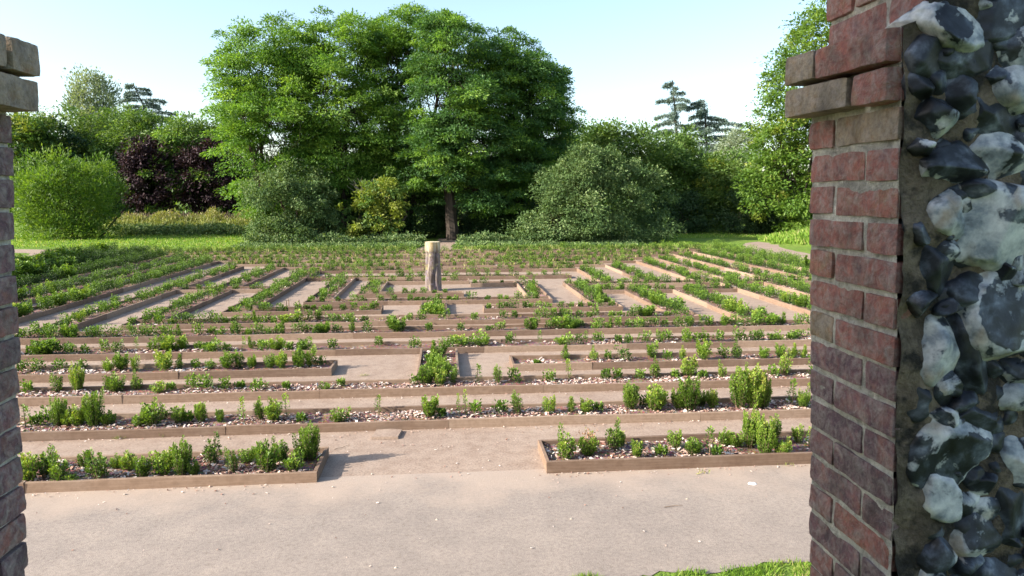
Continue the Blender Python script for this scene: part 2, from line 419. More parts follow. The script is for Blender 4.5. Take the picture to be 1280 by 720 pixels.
# curved perimeter path on the far right and the left
def strip(name, pts, w, z, mat):
    pts = np.array(pts, float); d = unit(np.gradient(pts, axis=0)); nrm = np.stack([-d[:, 1], d[:, 0]], 1)
    ww = w * .5 * (1 + rng.normal(0, .06, len(pts)))[:, None]
    A = pts + nrm * ww; B = pts - nrm * ww; V = np.concatenate([np.c_[A, np.full(len(A), z)], np.c_[B, np.full(len(B), z)]])
    n = len(pts); i = np.arange(n - 1); Q = np.stack([i, i + n, i + n + 1, i + 1], -1)
    o = mesh_np(name, V, Q, mat); tag(o, kind='structure'); return o
def smooth_path(P, n=40):
    P = np.array(P, float); t = np.linspace(0, len(P) - 1, n); i = np.clip(t.astype(int), 0, len(P) - 2); f = t - i
    def pt(k): return P[np.clip(k, 0, len(P) - 1)]
    p0, p1, p2, p3 = pt(i - 1), pt(i), pt(i + 1), pt(i + 2); f = f[:, None]
    return .5 * ((2 * p1) + (-p0 + p2) * f + (2 * p0 - 5 * p1 + 4 * p2 - p3) * f ** 2 + (-p0 + 3 * p1 - 3 * p2 + p3) * f ** 3)
strip('path', smooth_path([(19.0, 6.5), (19.0, 20), (19.0, 34), (19.4, 40), (21.0, 45.2), (24.5, 48.2), (30, 50), (40, 51)]), 2.3, .001, M['hoggin'])
strip('path', smooth_path([(-20.8, 6.5), (-20.8, 20), (-21.2, 34), (-21.8, 41.5), (-25, 43.8), (-32, 44.6), (-45, 45)]), 2.3, .001, M['hoggin'])
strip('path', smooth_path([(-.7, 42.2), (-.6, 44), (0.2, 48), (.6, 54)]), 2.1, .002, M['hoggin'])

# grassy mound, far right
def mound():
    n = 60; X, Y = np.meshgrid(np.linspace(-1, 1, n), np.linspace(-1, 1, n)); R = np.sqrt(X ** 2 + Y ** 2)
    Z = np.clip(1 - R ** 2, 0, 1) ** 1.2 * 1.5
    Xw = 32 + X * 10.5; Yw = 44.2 + Y * 6.2 - (X) * 2.5
    for i in range(n):
        for j in range(n):
            if Z[i, j] > 0: Z[i, j] += .12 * noise.noise(Vector((Xw[i, j] * .7, Yw[i, j] * .7, 3)))
    Z = Z - .02
    V = np.stack([Xw, Yw, Z], -1).reshape(-1, 3); i = (np.arange(n - 1)[:, None] * n + np.arange(n - 1)[None]).ravel()
    o = mesh_np('grass_mound', V, np.stack([i, i + 1, i + n + 1, i + n], -1), M['lawn'], smooth=True); tag(o, kind='structure')
    return V
MV = mound()

# ------------------------------------------------------------------ grass blades (uncountable)
def blades(name, pts, h, w, mat, lean=.35, hv=.5, label=None, group=None):
    n = len(pts); a = rng.random(n) * 2 * math.pi
    D = np.stack([np.cos(a) * lean * rng.random(n), np.sin(a) * lean * rng.random(n), np.ones(n)], 1)
    Nn = np.stack([np.cos(a + 1.2), np.sin(a + 1.2), np.full(n, .2)], 1)
    hh = h * (1 - hv + 2 * hv * rng.random(n))
    cl = np.array([noise.noise(Vector((p[0] * 1.5, p[1] * 1.5, 0))) for p in pts]) * .5
    V, Q, R = leaf_geo(np.asarray(pts), D, Nn, hh, w, np.clip(rng.random(n) * .8 + .1 + cl, 0, 1), .05)
    o = mesh_np(name, V, Q, M[mat], attrs={'rnd': R}); tag(o, label, 'grass', None, 'stuff'); return o

def scatter(x0, x1, y0, y1, n, z=0, f=None):
    X = rng.uniform(x0, x1, n); Y = rng.uniform(y0, y1, n)
    if f is not None: k = f(X, Y); X = X[k]; Y = Y[k]
    return np.stack([X, Y, np.full(len(X), z)], 1)
def nz(X, Y, s, o=0): return np.array([noise.noise(Vector((x * s, y * s, o))) for x, y in zip(X, Y)])
P = scatter(1.5, 5.5, 3.4, 5.82, 42000, -.01, lambda X, Y: (Y < 5.53 + .10 * nz(X, Y, 2.2) - .5 * np.clip(2.0 - X, 0, 1)) & (nz(X, Y, 3, 5) > -.35))
P2 = scatter(.95, 1.35, 5.2, 5.62, 1500, -.01, lambda X, Y: ((X - 1.15) ** 2 / .03 + (Y - 5.36) ** 2 / .03) < 1)
blades('grass', np.concatenate([P, P2]), .055, .007, 'blade', .9, label='short bright green grass at the edge of the tarmac')
P = scatter(-42, 34, 43.0, 62, 60000, 0, lambda X, Y: (np.abs(X + .2) > 1.6) & ~((X > 17) & (X < 33) & (Y < 52) & (Y > 38)) & ~((X < -20) & (Y < 46)))
blades('lawn_grass', P, .13, .05, 'blade', .8, label='mown lawn grass between the maze garden and the trees')
P = scatter(-19, 16.5, 40.6, 43.6, 4500, 0, lambda X, Y: (np.abs(X + .4) > 1.5) & (nz(X, Y, .6) > -.15))
blades('tall_grass', P, .2, .035, 'weed', .5, label='rough pale weeds and tall grass along the far edge of the maze')
k = (MV[:, 2] > .02); MVk = MV[k]; idx = rng.integers(0, len(MVk), 26000)
P = MVk[idx] + np.c_[rng.uniform(-.2, .2, (26000, 2)), np.zeros(26000)]
blades('mound_grass', P, .3, .08, 'blade', .9, label='bright green rough grass and low plants covering the mound')

# ------------------------------------------------------------------ timber edged beds
BH = .125
def board_geo(g, a, b, h, th=.045, ph=0):
    """one plank between 2D points a, b (outer line), lying to the left of a->b; slightly bowed and tilted"""
    a = np.array(a, float); b = np.array(b, float); L = np.linalg.norm(b - a)
    if L < .02: return
    d = (b - a) / L; n = np.array([-d[1], d[0]])
    k = max(2, int(L / .5) + 1); t = np.linspace(0, 1, k)
    top = h + random.uniform(-.009, .009) + random.uniform(-.016, .016) * (t - .5) + .004 * np.sin(t * 9 + ph)
    bow = random.uniform(-.0015, .0015) * L * np.sin(t * math.pi)
    lean = random.uniform(-.008, .008)
    base = a + (b - a) * t[:, None] + n * bow[:, None]
    prof = [(0, -.06), (lean, 1), (lean + .003, 1.0), (lean + th, 1), (th, -.06)]
    c = .004
    R = []
    for (o, zf) in ((0., -.05), (lean, None), (lean + c, 0), (lean + th - c, 0), (lean + th, None), (th, -.05)):
        xy = base + n * o
        z = np.full(k, zf) if zf == -.05 else (top - c if zf is None else top)
        R.append(np.c_[xy, z])
    R = np.array(R)  # 6,k,3
    V = R.transpose(1, 0, 2).reshape(-1, 3)
    i = (np.arange(k - 1)[:, None] * 6); j = np.arange(5)[None]
    Q = np.stack([i + j, i + 6 + j, i + 6 + j + 1, i + j + 1], -1).reshape(-1, 4)
    e0 = [[0, 1, 4, 5], [1, 2, 3, 4]]; m = (k - 1) * 6
    Q = np.concatenate([Q, e0, [[m + 5, m + 4, m + 1, m], [m + 4, m + 3, m + 2, m + 1]]])
    g.add(V, Q, rnd=random.random())

CHIP_T = None
def chips(g, P, size, zr=.02):
    n = len(P); a = rng.random(n) * 6.28
    D = np.stack([np.cos(a), np.sin(a), rng.normal(0, .3, n)], 1); Nn = np.stack([rng.normal(0, .35, n), rng.normal(0, .35, n), np.ones(n)], 1)
    s = size * (.5 + rng.random(n) ** 2 * 1.3)
    D = unit(D); S = unit(np.cross(D, Nn)); U = np.cross(S, D)
    W = s * (.35 + .4 * rng.random(n))
    c = [(-.5, -.5), (.5, -.35), (.45, .5), (-.5, .4)]
    V = np.stack([P + D * (s * u)[:, None] + S * (W * v)[:, None] + U * (rng.random(n) * s * .12)[:, None] for u, v in c], 1)
    Vt = V + U[:, None] * (s * .16)[:, None, None]
    VV = np.concatenate([Vt, V], 1).reshape(-1, 3); b = np.arange(n)[:, None] * 8
    Q = np.concatenate([b + np.array([q]) for q in ([0, 1, 2, 3], [0, 4, 5, 1], [1, 5, 6, 2], [2, 6, 7, 3], [3, 7, 4, 0])])
    g.add(VV, Q, rnd=np.repeat(rng.random(n), 8))

BEDS = []
def bed(x0, y0, x1, y1, label, open_sides='', group='timber edged beds of the maze'):
    """rectangular raised bed; open_sides: sides (n,s,e,w) that butt onto another bed get no end board"""
    cx, cy = (x0 + x1) / 2, (y0 + y1) / 2
    root = empty('raised_bed', (cx, cy, 0)); tag(root, label, 'raised bed', group)
    near = cy < 19
    sides = {'s': ((x0, y0), (x1, y0)), 'e': ((x1, y0), (x1, y1)), 'n': ((x1, y1), (x0, y1)), 'w': ((x0, y1), (x0, y0))}
    th = .045
    for s, (a, b) in sides.items():
        if s in open_sides: continue
        g = Geo(); a = np.array(a) - (cx, cy); b = np.array(b) - (cx, cy); L = np.linalg.norm(b - a); d = (b - a) / L
        if s in 'ew': a = a + d * (th + .003); b = b - d * (th + .003)
        L = np.linalg.norm(b - a); t = random.uniform(.8, 3.4) if L > 4 else L; last = 0; h = BH * random.uniform(.95, 1.08)
        while last < L - .01:
            e = min(L, t)
            if L - e < .7: e = L
            board_geo(g, a + d * last, a + d * (e - .004), h, th, random.random() * 6)
            last = e; t = e + random.choice([2.4, 3.0, 3.6])
        g.build('edging_board', M['board'], root)
    # soil / mulch surface
    i = th + .002
    X0, Y0, X1, Y1 = x0 - cx + (0 if 'w' in open_sides else i), y0 - cy + (0 if 's' in open_sides else i), x1 - cx - (0 if 'e' in open_sides else i), y1 - cy - (0 if 'n' in open_sides else i)
    nx = max(2, int((X1 - X0) / (.09 if near else .3)) + 1); ny = max(2, int((Y1 - Y0) / (.09 if near else .3)) + 1)
    X, Y = np.meshgrid(np.linspace(X0, X1, nx), np.linspace(Y0, Y1, ny))
    Z = np.array([.06 + .022 * noise.noise(Vector(((x + cx) * 2.3, (y + cy) * 2.3, 1))) + .01 * noise.noise(Vector(((x + cx) * 9, (y + cy) * 9, 1))) for x, y in zip(X.ravel(), Y.ravel())])
    V = np.c_[X.ravel(), Y.ravel(), Z]; k = (np.arange(ny - 1)[:, None] * nx + np.arange(nx - 1)[None]).ravel()
    mesh_np('mulch', V, np.stack([k, k + 1, k + nx + 1, k + nx], -1), M['mulch'], root, smooth=True)
    # loose chips: more and finer in front
    area = (X1 - X0) * (Y1 - Y0); vis = 1.0
    dens = 480 if cy < 11.8 else 260 if cy < 15 else 130 if cy < 20 else 40
    xa, xb = max(X0, -cy * .68 - 1.5 - cx), min(X1, cy * .56 + 1 - cx)
    if xb > xa:
        n = int(dens * (xb - xa) * (Y1 - Y0))
        P = np.stack([rng.uniform(xa, xb, n), rng.uniform(Y0 + .02, Y1 - .02, n), np.zeros(n)], 1)
        kk = nz(P[:, 0] + cx, P[:, 1] + cy, 1.4, 9) > (-.25 if cy < 12 else 0 if cy < 15 else .05); P = P[kk]; n = len(P)
        P[:, 2] = .068 + .022 * nz(P[:, 0] + cx, P[:, 1] + cy, 2.3, 1) + rng.uniform(0, .012, n)
        if n:
            g = Geo(); chips(g, P, .034 if cy < 12 else .045)
            o = g.build('wood_chips', M['chip'], root); o['kind'] = 'stuff'
    BEDS.append((x0, y0, x1, y1, label))
    return root

RL, RR = -18.3, 16.1
rows = [
    (-17.5, 7.75, -1.47, 8.57, 'front left timber bed beside the tarmac, ending at the entrance gap', '', 'front left bed'),
    (1.14, 7.76, 15.3, 8.60, 'front right timber bed beside the tarmac, starting at the entrance gap', '', 'front right bed'),
    (RL, 9.48, RR, 10.2, 'long timber bed directly behind the entrance gap, first full row', '', 'first full row'),
    (RL + 1.7, 11.13, RR - 1.6, 11.8, 'second full timber bed row from the tarmac, at the foot of the planted centre link', '', 'second full row'),
    (-16, 12.58, -2.06, 13.3, 'short ended timber bed on the left facing the planted centre link', '', 'left stub bed'),
    (1.2, 12.58, 13.6, 13.3, 'short ended timber bed on the right facing the planted centre link', '', 'right stub bed'),
    (-.52, 11.803, .22, 14.197, 'first centre link bed, a lush short bed running away from the viewer', 'ns', 'first centre link bed'),
    (-13.05, 14.2, 12.1, 14.95, 'third full timber bed row, at the far end of the first planted centre link', '', 'third full row'),
    (-9.6, 15.9, 8.9, 16.65, 'fourth full timber bed row, sparse and reddish in the middle', '', 'fourth full row'),
    (-7.8, 17.45, 6.6, 18.2, 'fifth full timber bed row, in front of the second centre link', '', 'fifth full row'),
    (-.72, 18.203, .02, 20.797, 'second centre link bed with yellow green plants before the carved post', 'ns', 'second centre link bed'),
    (-6.0, 19.2, -1.76, 19.9, 'short timber bed left of the second centre link', '', 'left bed before the post'),
    (1.03, 19.15, 4.95, 19.8, 'short timber bed right of the second centre link', '', 'right bed before the post'),
    (-4.15, 20.8, 3.2, 21.45, 'sixth timber row, just in front of the carved post', '', 'row before the post'),
    (-4.15, 21.453, -3.4, 26.997, 'planted side bed left of the carved post enclosure, between two sandy paths', 's', 'outer left post bed'),
    (-2.8, 22.35, .57, 22.95, 'short timber bed at the foot of the carved post', '', 'bed at the post foot'),
    (-2.8, 22.953, -2.1, 26.3, 'short side bed left of the carved post', 's', 'left post side bed'),
    (-2.097, 25.62, .87, 26.3, 'low timber bed right behind the carved post', 'w', 'bed behind the post'),
    (.873, 24.75, 2.497, 25.4, 'small timber bed behind and right of the carved post, crossed by the shadow line', '', 'small bed by the post'),
    (2.5, 21.453, 3.2, 25.4, 'pale edged side bed right of the carved post', 's', 'right post side bed'),
    (-5.2, 27.0, 4.9, 27.65, 'first timber row behind the carved post enclosure', '', 'first row behind the post'),
    (-6.0, 29.6, 5.6, 30.3, 'second timber row behind the carved post, weedy', '', 'second row behind the post'),
    (-7.8, 31.3, 7.2, 32.0, 'third timber row behind the carved post', '', 'third row behind the post'),
    (-9.6, 33.0, 9.1, 33.7, 'fourth timber row behind the carved post', '', 'fourth row behind the post'),
    (-11.5, 34.7, 10.5, 35.4, 'fifth timber row behind the carved post', '', 'fifth row behind the post'),
    (-13.05, 36.4, 12.05, 37.1, 'sixth timber row behind the carved post', '', 'sixth row behind the post'),
    (-14.9, 38.1, 13.8, 38.8, 'seventh timber row behind the carved post', '', 'seventh row behind the post'),
    (RL, 39.85, RR, 40.6, 'last timber row of the maze, nearest to the far lawn', '', 'last row by the far lawn'),
    # left columns
    (-6.0, 19.903, -5.25, 29.597, 'side bed on the left, first to the left of the wide path beside the post', 's', 'first left side bed'),
    (-7.8, 18.203, -7.05, 23.947, 'near part of the second side bed on the left', 's', 'second left side bed'),
    (-7.8, 24.703, -6.98, 31.297, 'far part of the second side bed on the left, beyond the cross bed', 's', 'far second left bed'),
    (-9.6, 16.653, -8.85, 31.9, 'third side bed on the left, running away from the fourth row', 's', 'third left side bed'),
    (-8.847, 23.95, -6.003, 24.7, 'cross bed on the left joining the side beds', '', 'left cross bed'),
    (-11.5, 14.953, -10.76, 34.697, 'fourth side bed on the left', 's', 'fourth left side bed'),
    (-13.05, 14.953, -12.3, 36.397, 'fifth side bed on the left', 's', 'fifth left side bed'),
    (-14.9, 13.3, -14.15, 38.097, 'sixth side bed on the left, in dappled shade', '', 'sixth left side bed'),
    (-16.6, 11.803, -15.8, 39.847, 'seventh side bed on the left, in shade', 's', 'seventh left side bed'),
    (RL, 10.203, -17.5, 39.847, 'outermost side bed on the left with dense box in shade', 's', 'outermost left side bed'),
    # right columns
    (4.2, 19.803, 4.95, 24.297, 'first side bed on the right of the post enclosure', 's', 'first right side bed'),
    (5.87, 18.203, 6.6, 22.597, 'second side bed on the right with a low hedge of box', 's', 'second right side bed'),
    (7.5, 16.653, 8.4, 22.597, 'third side bed on the right with a sunlit pale left board', 's', 'third right side bed'),
    (9.75, 14.953, 10.45, 24.297, 'fourth side bed on the right near the brick wall', 's', 'fourth right side bed'),
    (11.45, 14.953, 12.1, 24.297, 'fifth side bed on the right near the brick wall', 's', 'fifth right side bed'),
    (4.953, 22.6, 9.747, 23.3, 'nearer cross bed on the right', '', 'near right cross bed'),
    (4.2, 24.3, 15.397, 25.0, 'farther cross bed on the right closing the sunlit side paths', '', 'far right cross bed'),
    (5.58, 25.003, 6.1, 29.597, 'far side bed on the right, first beyond the cross bed', 's', 'far right side bed one'),
    (7.2, 25.003, 7.9, 31.297, 'far side bed on the right with sunlit board, second beyond the cross bed', 's', 'far right side bed two'),
    (9.1, 25.003, 9.8, 32.997, 'far side bed on the right with sunlit board, third beyond the cross bed', 's', 'far right side bed three'),
    (10.5, 25.003, 11.2, 34.697, 'far side bed on the right with sunlit board, fourth beyond the cross bed', 's', 'far right side bed four'),
    (12.05, 25.003, 12.8, 36.397, 'far side bed on the right with sunlit board, fifth beyond the cross bed', 's', 'far right side bed five'),
    (13.75, 25.003, 14.5, 38.097, 'far side bed on the right with dense hedge, sixth beyond the cross bed', 's', 'far right side bed six'),
    (15.4, 10.203, RR, 39.847, 'outermost side bed on the right with dense hedge', 's', 'outermost right side bed'),
]
for (x0, y0, x1, y1, lab, op, short) in rows: bed(x0, y0, x1, y1, lab, op)

# spilled chips and grit on the hoggin around the near beds
g = Geo(); P = []
for (x0, y0, x1, y1, _) in BEDS[:8]:
    for yy, s in ((y0, -1), (y1, 1)):
        xa, xb = max(x0, -8), min(x1, 7); n = int((xb - xa) * (26 if yy < 12 else 12))
        P.append(np.stack([rng.uniform(xa, xb, n), yy + s * (.01 + rng.exponential(.07, n)), np.full(n, .006)], 1))
n = 170; P.append(np.stack([rng.uniform(-2.5, 2.2, n), rng.normal(8.3, .75, n), np.full(n, .006)], 1))
n = 45; P.append(np.stack([rng.uniform(-6, 5, n), rng.uniform(5.8, 7.7, n), np.full(n, .006)], 1))
P = np.concatenate(P); P = P[~np.any([(P[:, 0] > a) & (P[:, 0] < c) & (P[:, 1] > b) & (P[:, 1] < d) for a, b, c, d, _ in BEDS], axis=0)]
chips(g, P, .016); o = g.build('spilled_chips', M['chip']); tag(o, 'wood chips and small stones spilled on the sandy path', 'wood chips', None, 'stuff')

# ------------------------------------------------------------------ box plants
def box_proto(h, w, shoots, leafL, mat='box', dens=1.0, splay=.5):
    g = Geo(); st = Geo()
    for s in range(shoots):
        a = random.random() * 6.28; r = w * .5 * math.sqrt(random.random()) * (.9 if shoots > 1 else .1)
        hh = h * (1 if s == 0 else random.uniform(.45, .98) * (1 - .25 * r / max(w, .01)))
        b = np.array([math.cos(a) * r * .35, math.sin(a) * r * .35, 0]); e = np.array([math.cos(a) * r * (1 + splay * .3), math.sin(a) * r * (1 + splay * .3), hh])
        n = int(hh / .0125 * dens * (4.4 if shoots > 3 else 5)); t = rng.random(n) ** .8 * .94 + .04
        ang = rng.random(n) * 6.28
        rad = (.012 + .032 * np.sin(np.clip(t * 1.05, 0, 1) * math.pi) ** .5 * (.6 + random.random() * .6)) * (1 - .3 * t)
        ax = b + (e - b) * t[:, None] + np.array([math.cos(a), math.sin(a), 0]) * (np.sin(t * 3.14) * .02)[:, None]
        out = np.stack([np.cos(ang), np.sin(ang), .25 + .9 * t + rng.normal(0, .25, n)], 1)
        P = ax + out * np.array([1, 1, .2]) * (rad * rng.random(n) ** .5)[:, None]
        nn = unit(np.stack([-np.cos(ang) * .6, -np.sin(ang) * .6, np.ones(n)], 1) + rng.normal(0, .4, (n, 3)))
        s_ = leafL * (.7 + .6 * rng.random(n))
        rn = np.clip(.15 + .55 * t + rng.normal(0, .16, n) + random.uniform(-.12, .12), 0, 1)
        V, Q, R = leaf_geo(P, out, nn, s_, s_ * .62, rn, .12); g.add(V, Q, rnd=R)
        tube(st, np.array([b + (0, 0, -.03), (b + e) / 2, e * .97]), [.006, .005, .003], 4)
    return g, st

PROTO = {'tall': [], 'round': [], 'low': [], 'spindly': [], 'big': []}
def mk(kind, *a, **k):
    g, st = box_proto(*a, **k)
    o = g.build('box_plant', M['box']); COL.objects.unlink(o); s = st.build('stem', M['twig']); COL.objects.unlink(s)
    z = np.concatenate(g.V)[:, 2].max(); PROTO[kind].append((o.data, s.data, z))
for i in range(4): mk('tall', .36, .18, 11, .028)
for i in range(5): mk('round', .24, .25, 26, .028)
for i in range(4): mk('low', .14, .22, 14, .026)
for i in range(4): mk('spindly', .28, .05, 1, .027)
for i in range(3): mk('big', .46, .36, 42, .027)

def soilz(x, y): return .06 + .022 * noise.noise(Vector((x * 2.3, y * 2.3, 1)))
PLANTS = []   # dicts
def plant(x, y, h, kind, bedname, dark=0, pink=False): PLANTS.append(dict(x=x, y=y, h=h * 1.1, k=kind, bed=bedname, d=dark, pink=pink))

near = {
 'front left bed': [(38,600,30,34),(58,596,26,36),(75,602,26,42),(62,585,22,20),(88,604,24,12),(125,598,30,40),(162,586,26,20),(178,595,22,26),(203,592,34,34),(228,594,20,46),(243,593,18,20),(213,580,24,18),(265,579,26,36),(292,590,18,32),(310,578,24,20),(333,588,36,38),(345,577,22,30),(368,588,38,24),(378,575,24,34),(388,574,14,50),(397,576,10,40),(356,574,20,26),(108,584,20,22),(145,584,18,16)],
 'front right bed': [(707,573,30,44),(735,568,30,28),(767,561,26,42),(775,556,18,20),(796,570,20,24),(825,568,14,12),(843,560,22,26),(866,566,26,22),(887,568,18,36),(898,571,10,14),(905,556,20,22),(918,557,26,20),(938,558,20,52),(957,568,36,50),(965,552,22,34),(977,569,28,26),(998,552,18,26),(1011,556,14,26)],
 'first full row': [(32,533,14,26),(45,531,10,12),(60,529,8,20),(73,531,9,36),(86,531,18,20),(97,531,26,26),(118,532,26,44),(135,531,22,18),(176,532,20,16),(192,531,34,30),(204,524,16,20),(223,528,20,22),(238,526,10,12),(252,526,20,24),(275,526,14,16),(305,527,14,30),(326,524,18,28),(343,525,26,26),(358,521,12,30),(377,527,14,12),(425,526,34,18),(474,515,12,22),(537,521,26,28),(551,521,14,12),(575,518,8,28),(582,517,10,32),(594,517,10,16),(624,515,8,16),(648,516,18,30),(686,516,20,24),(714,515,16,20),(733,515,20,18),(746,514,14,10),(788,510,28,36),(818,511,34,34),(806,508,14,14),(848,510,22,26),(862,511,38,44),(876,506,20,20),(891,508,22,24),(925,509,28,56),(942,509,40,60),(955,508,22,42),(990,507,18,34),(1003,508,20,24),(1010,505,10,28)],
 'second full row': [(43,487,6,14),(78,486,16,22),(102,486,8,32),(145,487,28,22),(174,485,16,22),(200,489,30,12),(215,487,14,8),(242,483,10,16),(258,486,8,20),(282,486,14,14),(300,485,16,8),(325,487,8,14),(356,487,10,9),(405,487,20,11),(425,482,16,7),(533,480,22,24),(549,480,22,22),(566,479,14,22),(520,480,14,12),(596,478,12,24),(623,478,14,24),(645,477,8,16),(686,476,12,14),(708,470,12,24),(760,474,12,14),(772,474,9,12),(802,473,16,12),(815,468,16,26),(861,470,24,26),(903,471,14,22),(881,472,6,10),(968,470,12,14),(982,468,20,28),(1012,470,8,26),(845,472,12,10)],
 'first centre link bed': [(541,470,20,24),(553,472,20,22),(544,458,18,20),(552,461,16,18),(543,447,16,22),(553,443,16,20),(530,468,12,10),(536,452,12,10)],
 'left stub bed': [(27,465,10,14),(50,462,8,14),(75,463,10,14),(103,461,12,10),(137,464,16,16),(152,463,20,22),(170,463,12,20),(206,462,26,24),(224,461,12,18),(262,461,18,12),(285,460,20,20),(300,459,18,22),(315,459,14,16),(338,459,16,18),(352,459,18,20),(374,459,20,24),(388,458,18,26),(402,457,12,12),(245,460,14,10)],
 'right stub bed': [(672,455,16,5),(705,447,14,18),(742,450,14,18),(760,449,10,10),(779,450,10,18),(815,446,18,22),(835,449,6,12),(852,450,14,18),(880,449,22,26),(905,447,12,16),(921,448,16,24),(955,448,16,16),(975,446,18,18),(990,447,16,20),(1003,447,14,18)],
}
bedrect = {r[6]: r[:4] for r in rows}
for bn, L in near.items():
    x0, y0, x1, y1 = bedrect[bn]
    for (px, py, w, h) in L:
        p = onground(px, py, .07); d = p[1]; hm = h * d / F * 1.04; wm = w * d / F
        r = hm / max(wm, .01)
        kind = 'spindly' if r > 1.9 else 'tall' if r > 1.25 else 'round' if r > .75 else 'low'
        if hm > .42: kind = 'big'
        y = min(max(p[1], y0 + .1), y1 - .1); x = min(max(p[0], x0 + .08), x1 - .08)
        plant(x, y, hm, kind, bn, pink=(bn == 'front right bed' and px == 735)); PLANTS[-1]['w'] = wm
def fill(bn, step, hr=(.14, .3), dark=0, cskip=None, prob=1.0):
    x0, y0, x1, y1 = bedrect[bn]; horiz = (x1 - x0) > (y1 - y0)
    a, b = (x0, x1) if horiz else (y0, y1); t = a + .15
    while t < b - .1:
        u = random.uniform(.22, .78)
        x, y = (t, y0 + (y1 - y0) * u) if horiz else (x0 + (x1 - x0) * u, t)
        st = step
        if horiz and cskip and abs(x + .2) < cskip: st = step * 2.6
        if -0.66 * y - 1.2 < x < .50 * y + 1.3 and random.random() < prob:
            h = random.uniform(*hr) * (1.15 if random.random() < .12 else 1)
            plant(x, y, h, random.choice(['round', 'round', 'tall', 'low', 'tall', 'spindly' if not dark else 'round']), bn, dark)
        t += st * random.uniform(.35, 1.35)
fill('third full row', .27, (.17, .34), cskip=2.6)
fill('fourth full row', .25, (.16, .32), cskip=2.4)
fill('fifth full row', .26, (.15, .32), cskip=2.2)
fill('second centre link bed', .24, (.16, .3)); fill('first centre link bed', .5, (.12, .2))
fill('left bed before the post', .27, (.12, .26)); fill('right bed before the post', .32, (.12, .24))
fill('row before the post', .38, (.12, .3)); fill('bed at the post foot', .5, (.12, .28))
fill('outer left post bed', .4, (.2, .4)); fill('left post side bed', .6, (.2, .45)); fill('bed behind the post', .6, (.15, .4)); fill('small bed by the post', .8, (.12, .35)); fill('right post side bed', .8, (.15, .4))
fill('first row behind the post', .5, (.2, .45)); fill('second row behind the post', .4, (.18, .4), cskip=2)
for b_ in ('third', 'fourth', 'fifth', 'sixth', 'seventh'): fill(b_ + ' row behind the post', .3, (.15, .3), cskip=2.6)
fill('last row by the far lawn', .24, (.28, .5), cskip=1.8)
for b_ in ('first left side bed', 'second left side bed', 'far second left bed', 'third left side bed'): fill(b_, .31, (.18, .36))
fill('left cross bed', .5, (.15, .3))
fill('fourth left side bed', .22, (.25, .45), .1); fill('fifth left side bed', .24, (.25, .45), .3); fill('sixth left side bed', .18, (.3, .55), .6)  # last value darkens the leaf colour to paint shade over these left beds
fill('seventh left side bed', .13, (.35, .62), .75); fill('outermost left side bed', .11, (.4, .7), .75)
for b_ in ('first right side bed', 'second right side bed', 'third right side bed'): fill(b_, .22, (.2, .36))
for b_ in ('fourth right side bed', 'fifth right side bed'): fill(b_, .25, (.22, .4))
fill('near right cross bed', .3, (.15, .3)); fill('far right cross bed', .3, (.18, .35))
for b_ in ('one', 'two', 'three', 'four', 'five'): fill('far right side bed ' + b_, .28, (.18, .33))
fill('far right side bed six', .2, (.25, .45)); fill('outermost right side bed', .16, (.35, .6))

def score(p):
    v = p['h'] * (p.get('w', p['h'] * .8)) / (p['x'] ** 2 + p['y'] ** 2)
    return v
for p in PLANTS: p['s'] = score(p)
PLANTS.sort(key=lambda p: -p['s'])
indiv, rest = PLANTS[:290], PLANTS[290:]
ORD = ['first', 'second', 'third', 'fourth', 'fifth', 'sixth', 'seventh', 'eighth', 'ninth', 'tenth', 'eleventh', 'twelfth', 'thirteenth', 'fourteenth', 'fifteenth',
       'sixteenth', 'seventeenth', 'eighteenth', 'nineteenth', 'twentieth'] + ['twenty-' + s for s in ('first', 'second', 'third', 'fourth', 'fifth', 'sixth', 'seventh', 'eighth', 'ninth')] + ['thirtieth'] + \
      ['thirty-' + s for s in ('first', 'second', 'third', 'fourth', 'fifth', 'sixth', 'seventh', 'eighth', 'ninth')] + ['fortieth'] + ['forty-' + s for s in ('first', 'second', 'third', 'fourth', 'fifth', 'sixth', 'seventh', 'eighth', 'ninth')] + ['fiftieth']
kw = {'tall': 'upright', 'round': 'bushy', 'low': 'low spreading', 'spindly': 'thin spindly', 'big': 'large dense'}
bybed = {}
for p in PLANTS: bybed.setdefault(p['bed'], []).append(p)
for bn, L in bybed.items():
    x0, y0, x1, y1 = bedrect[bn]; horiz = (x1 - x0) > (y1 - y0)
    L.sort(key=lambda p: p['x'] if horiz else p['y'])
    for i, p in enumerate(L):
        side = 'from the left' if horiz else 'from the near end'
        k = i
        if horiz and i > len(L) // 2: side = 'from the right'; k = len(L) - 1 - i
        if k < len(ORD): p['lab'] = f"{kw[p['k']]} box plant, {ORD[k]} {side} in the {p['bed']}"
        else: p['lab'] = f"{kw[p['k']]} box plant in the middle of the {p['bed']}"
pd, ps, pz = PROTO['round'][0]
pink_data = pd.copy(); pink_data.materials[0] = M['pinkleaf']
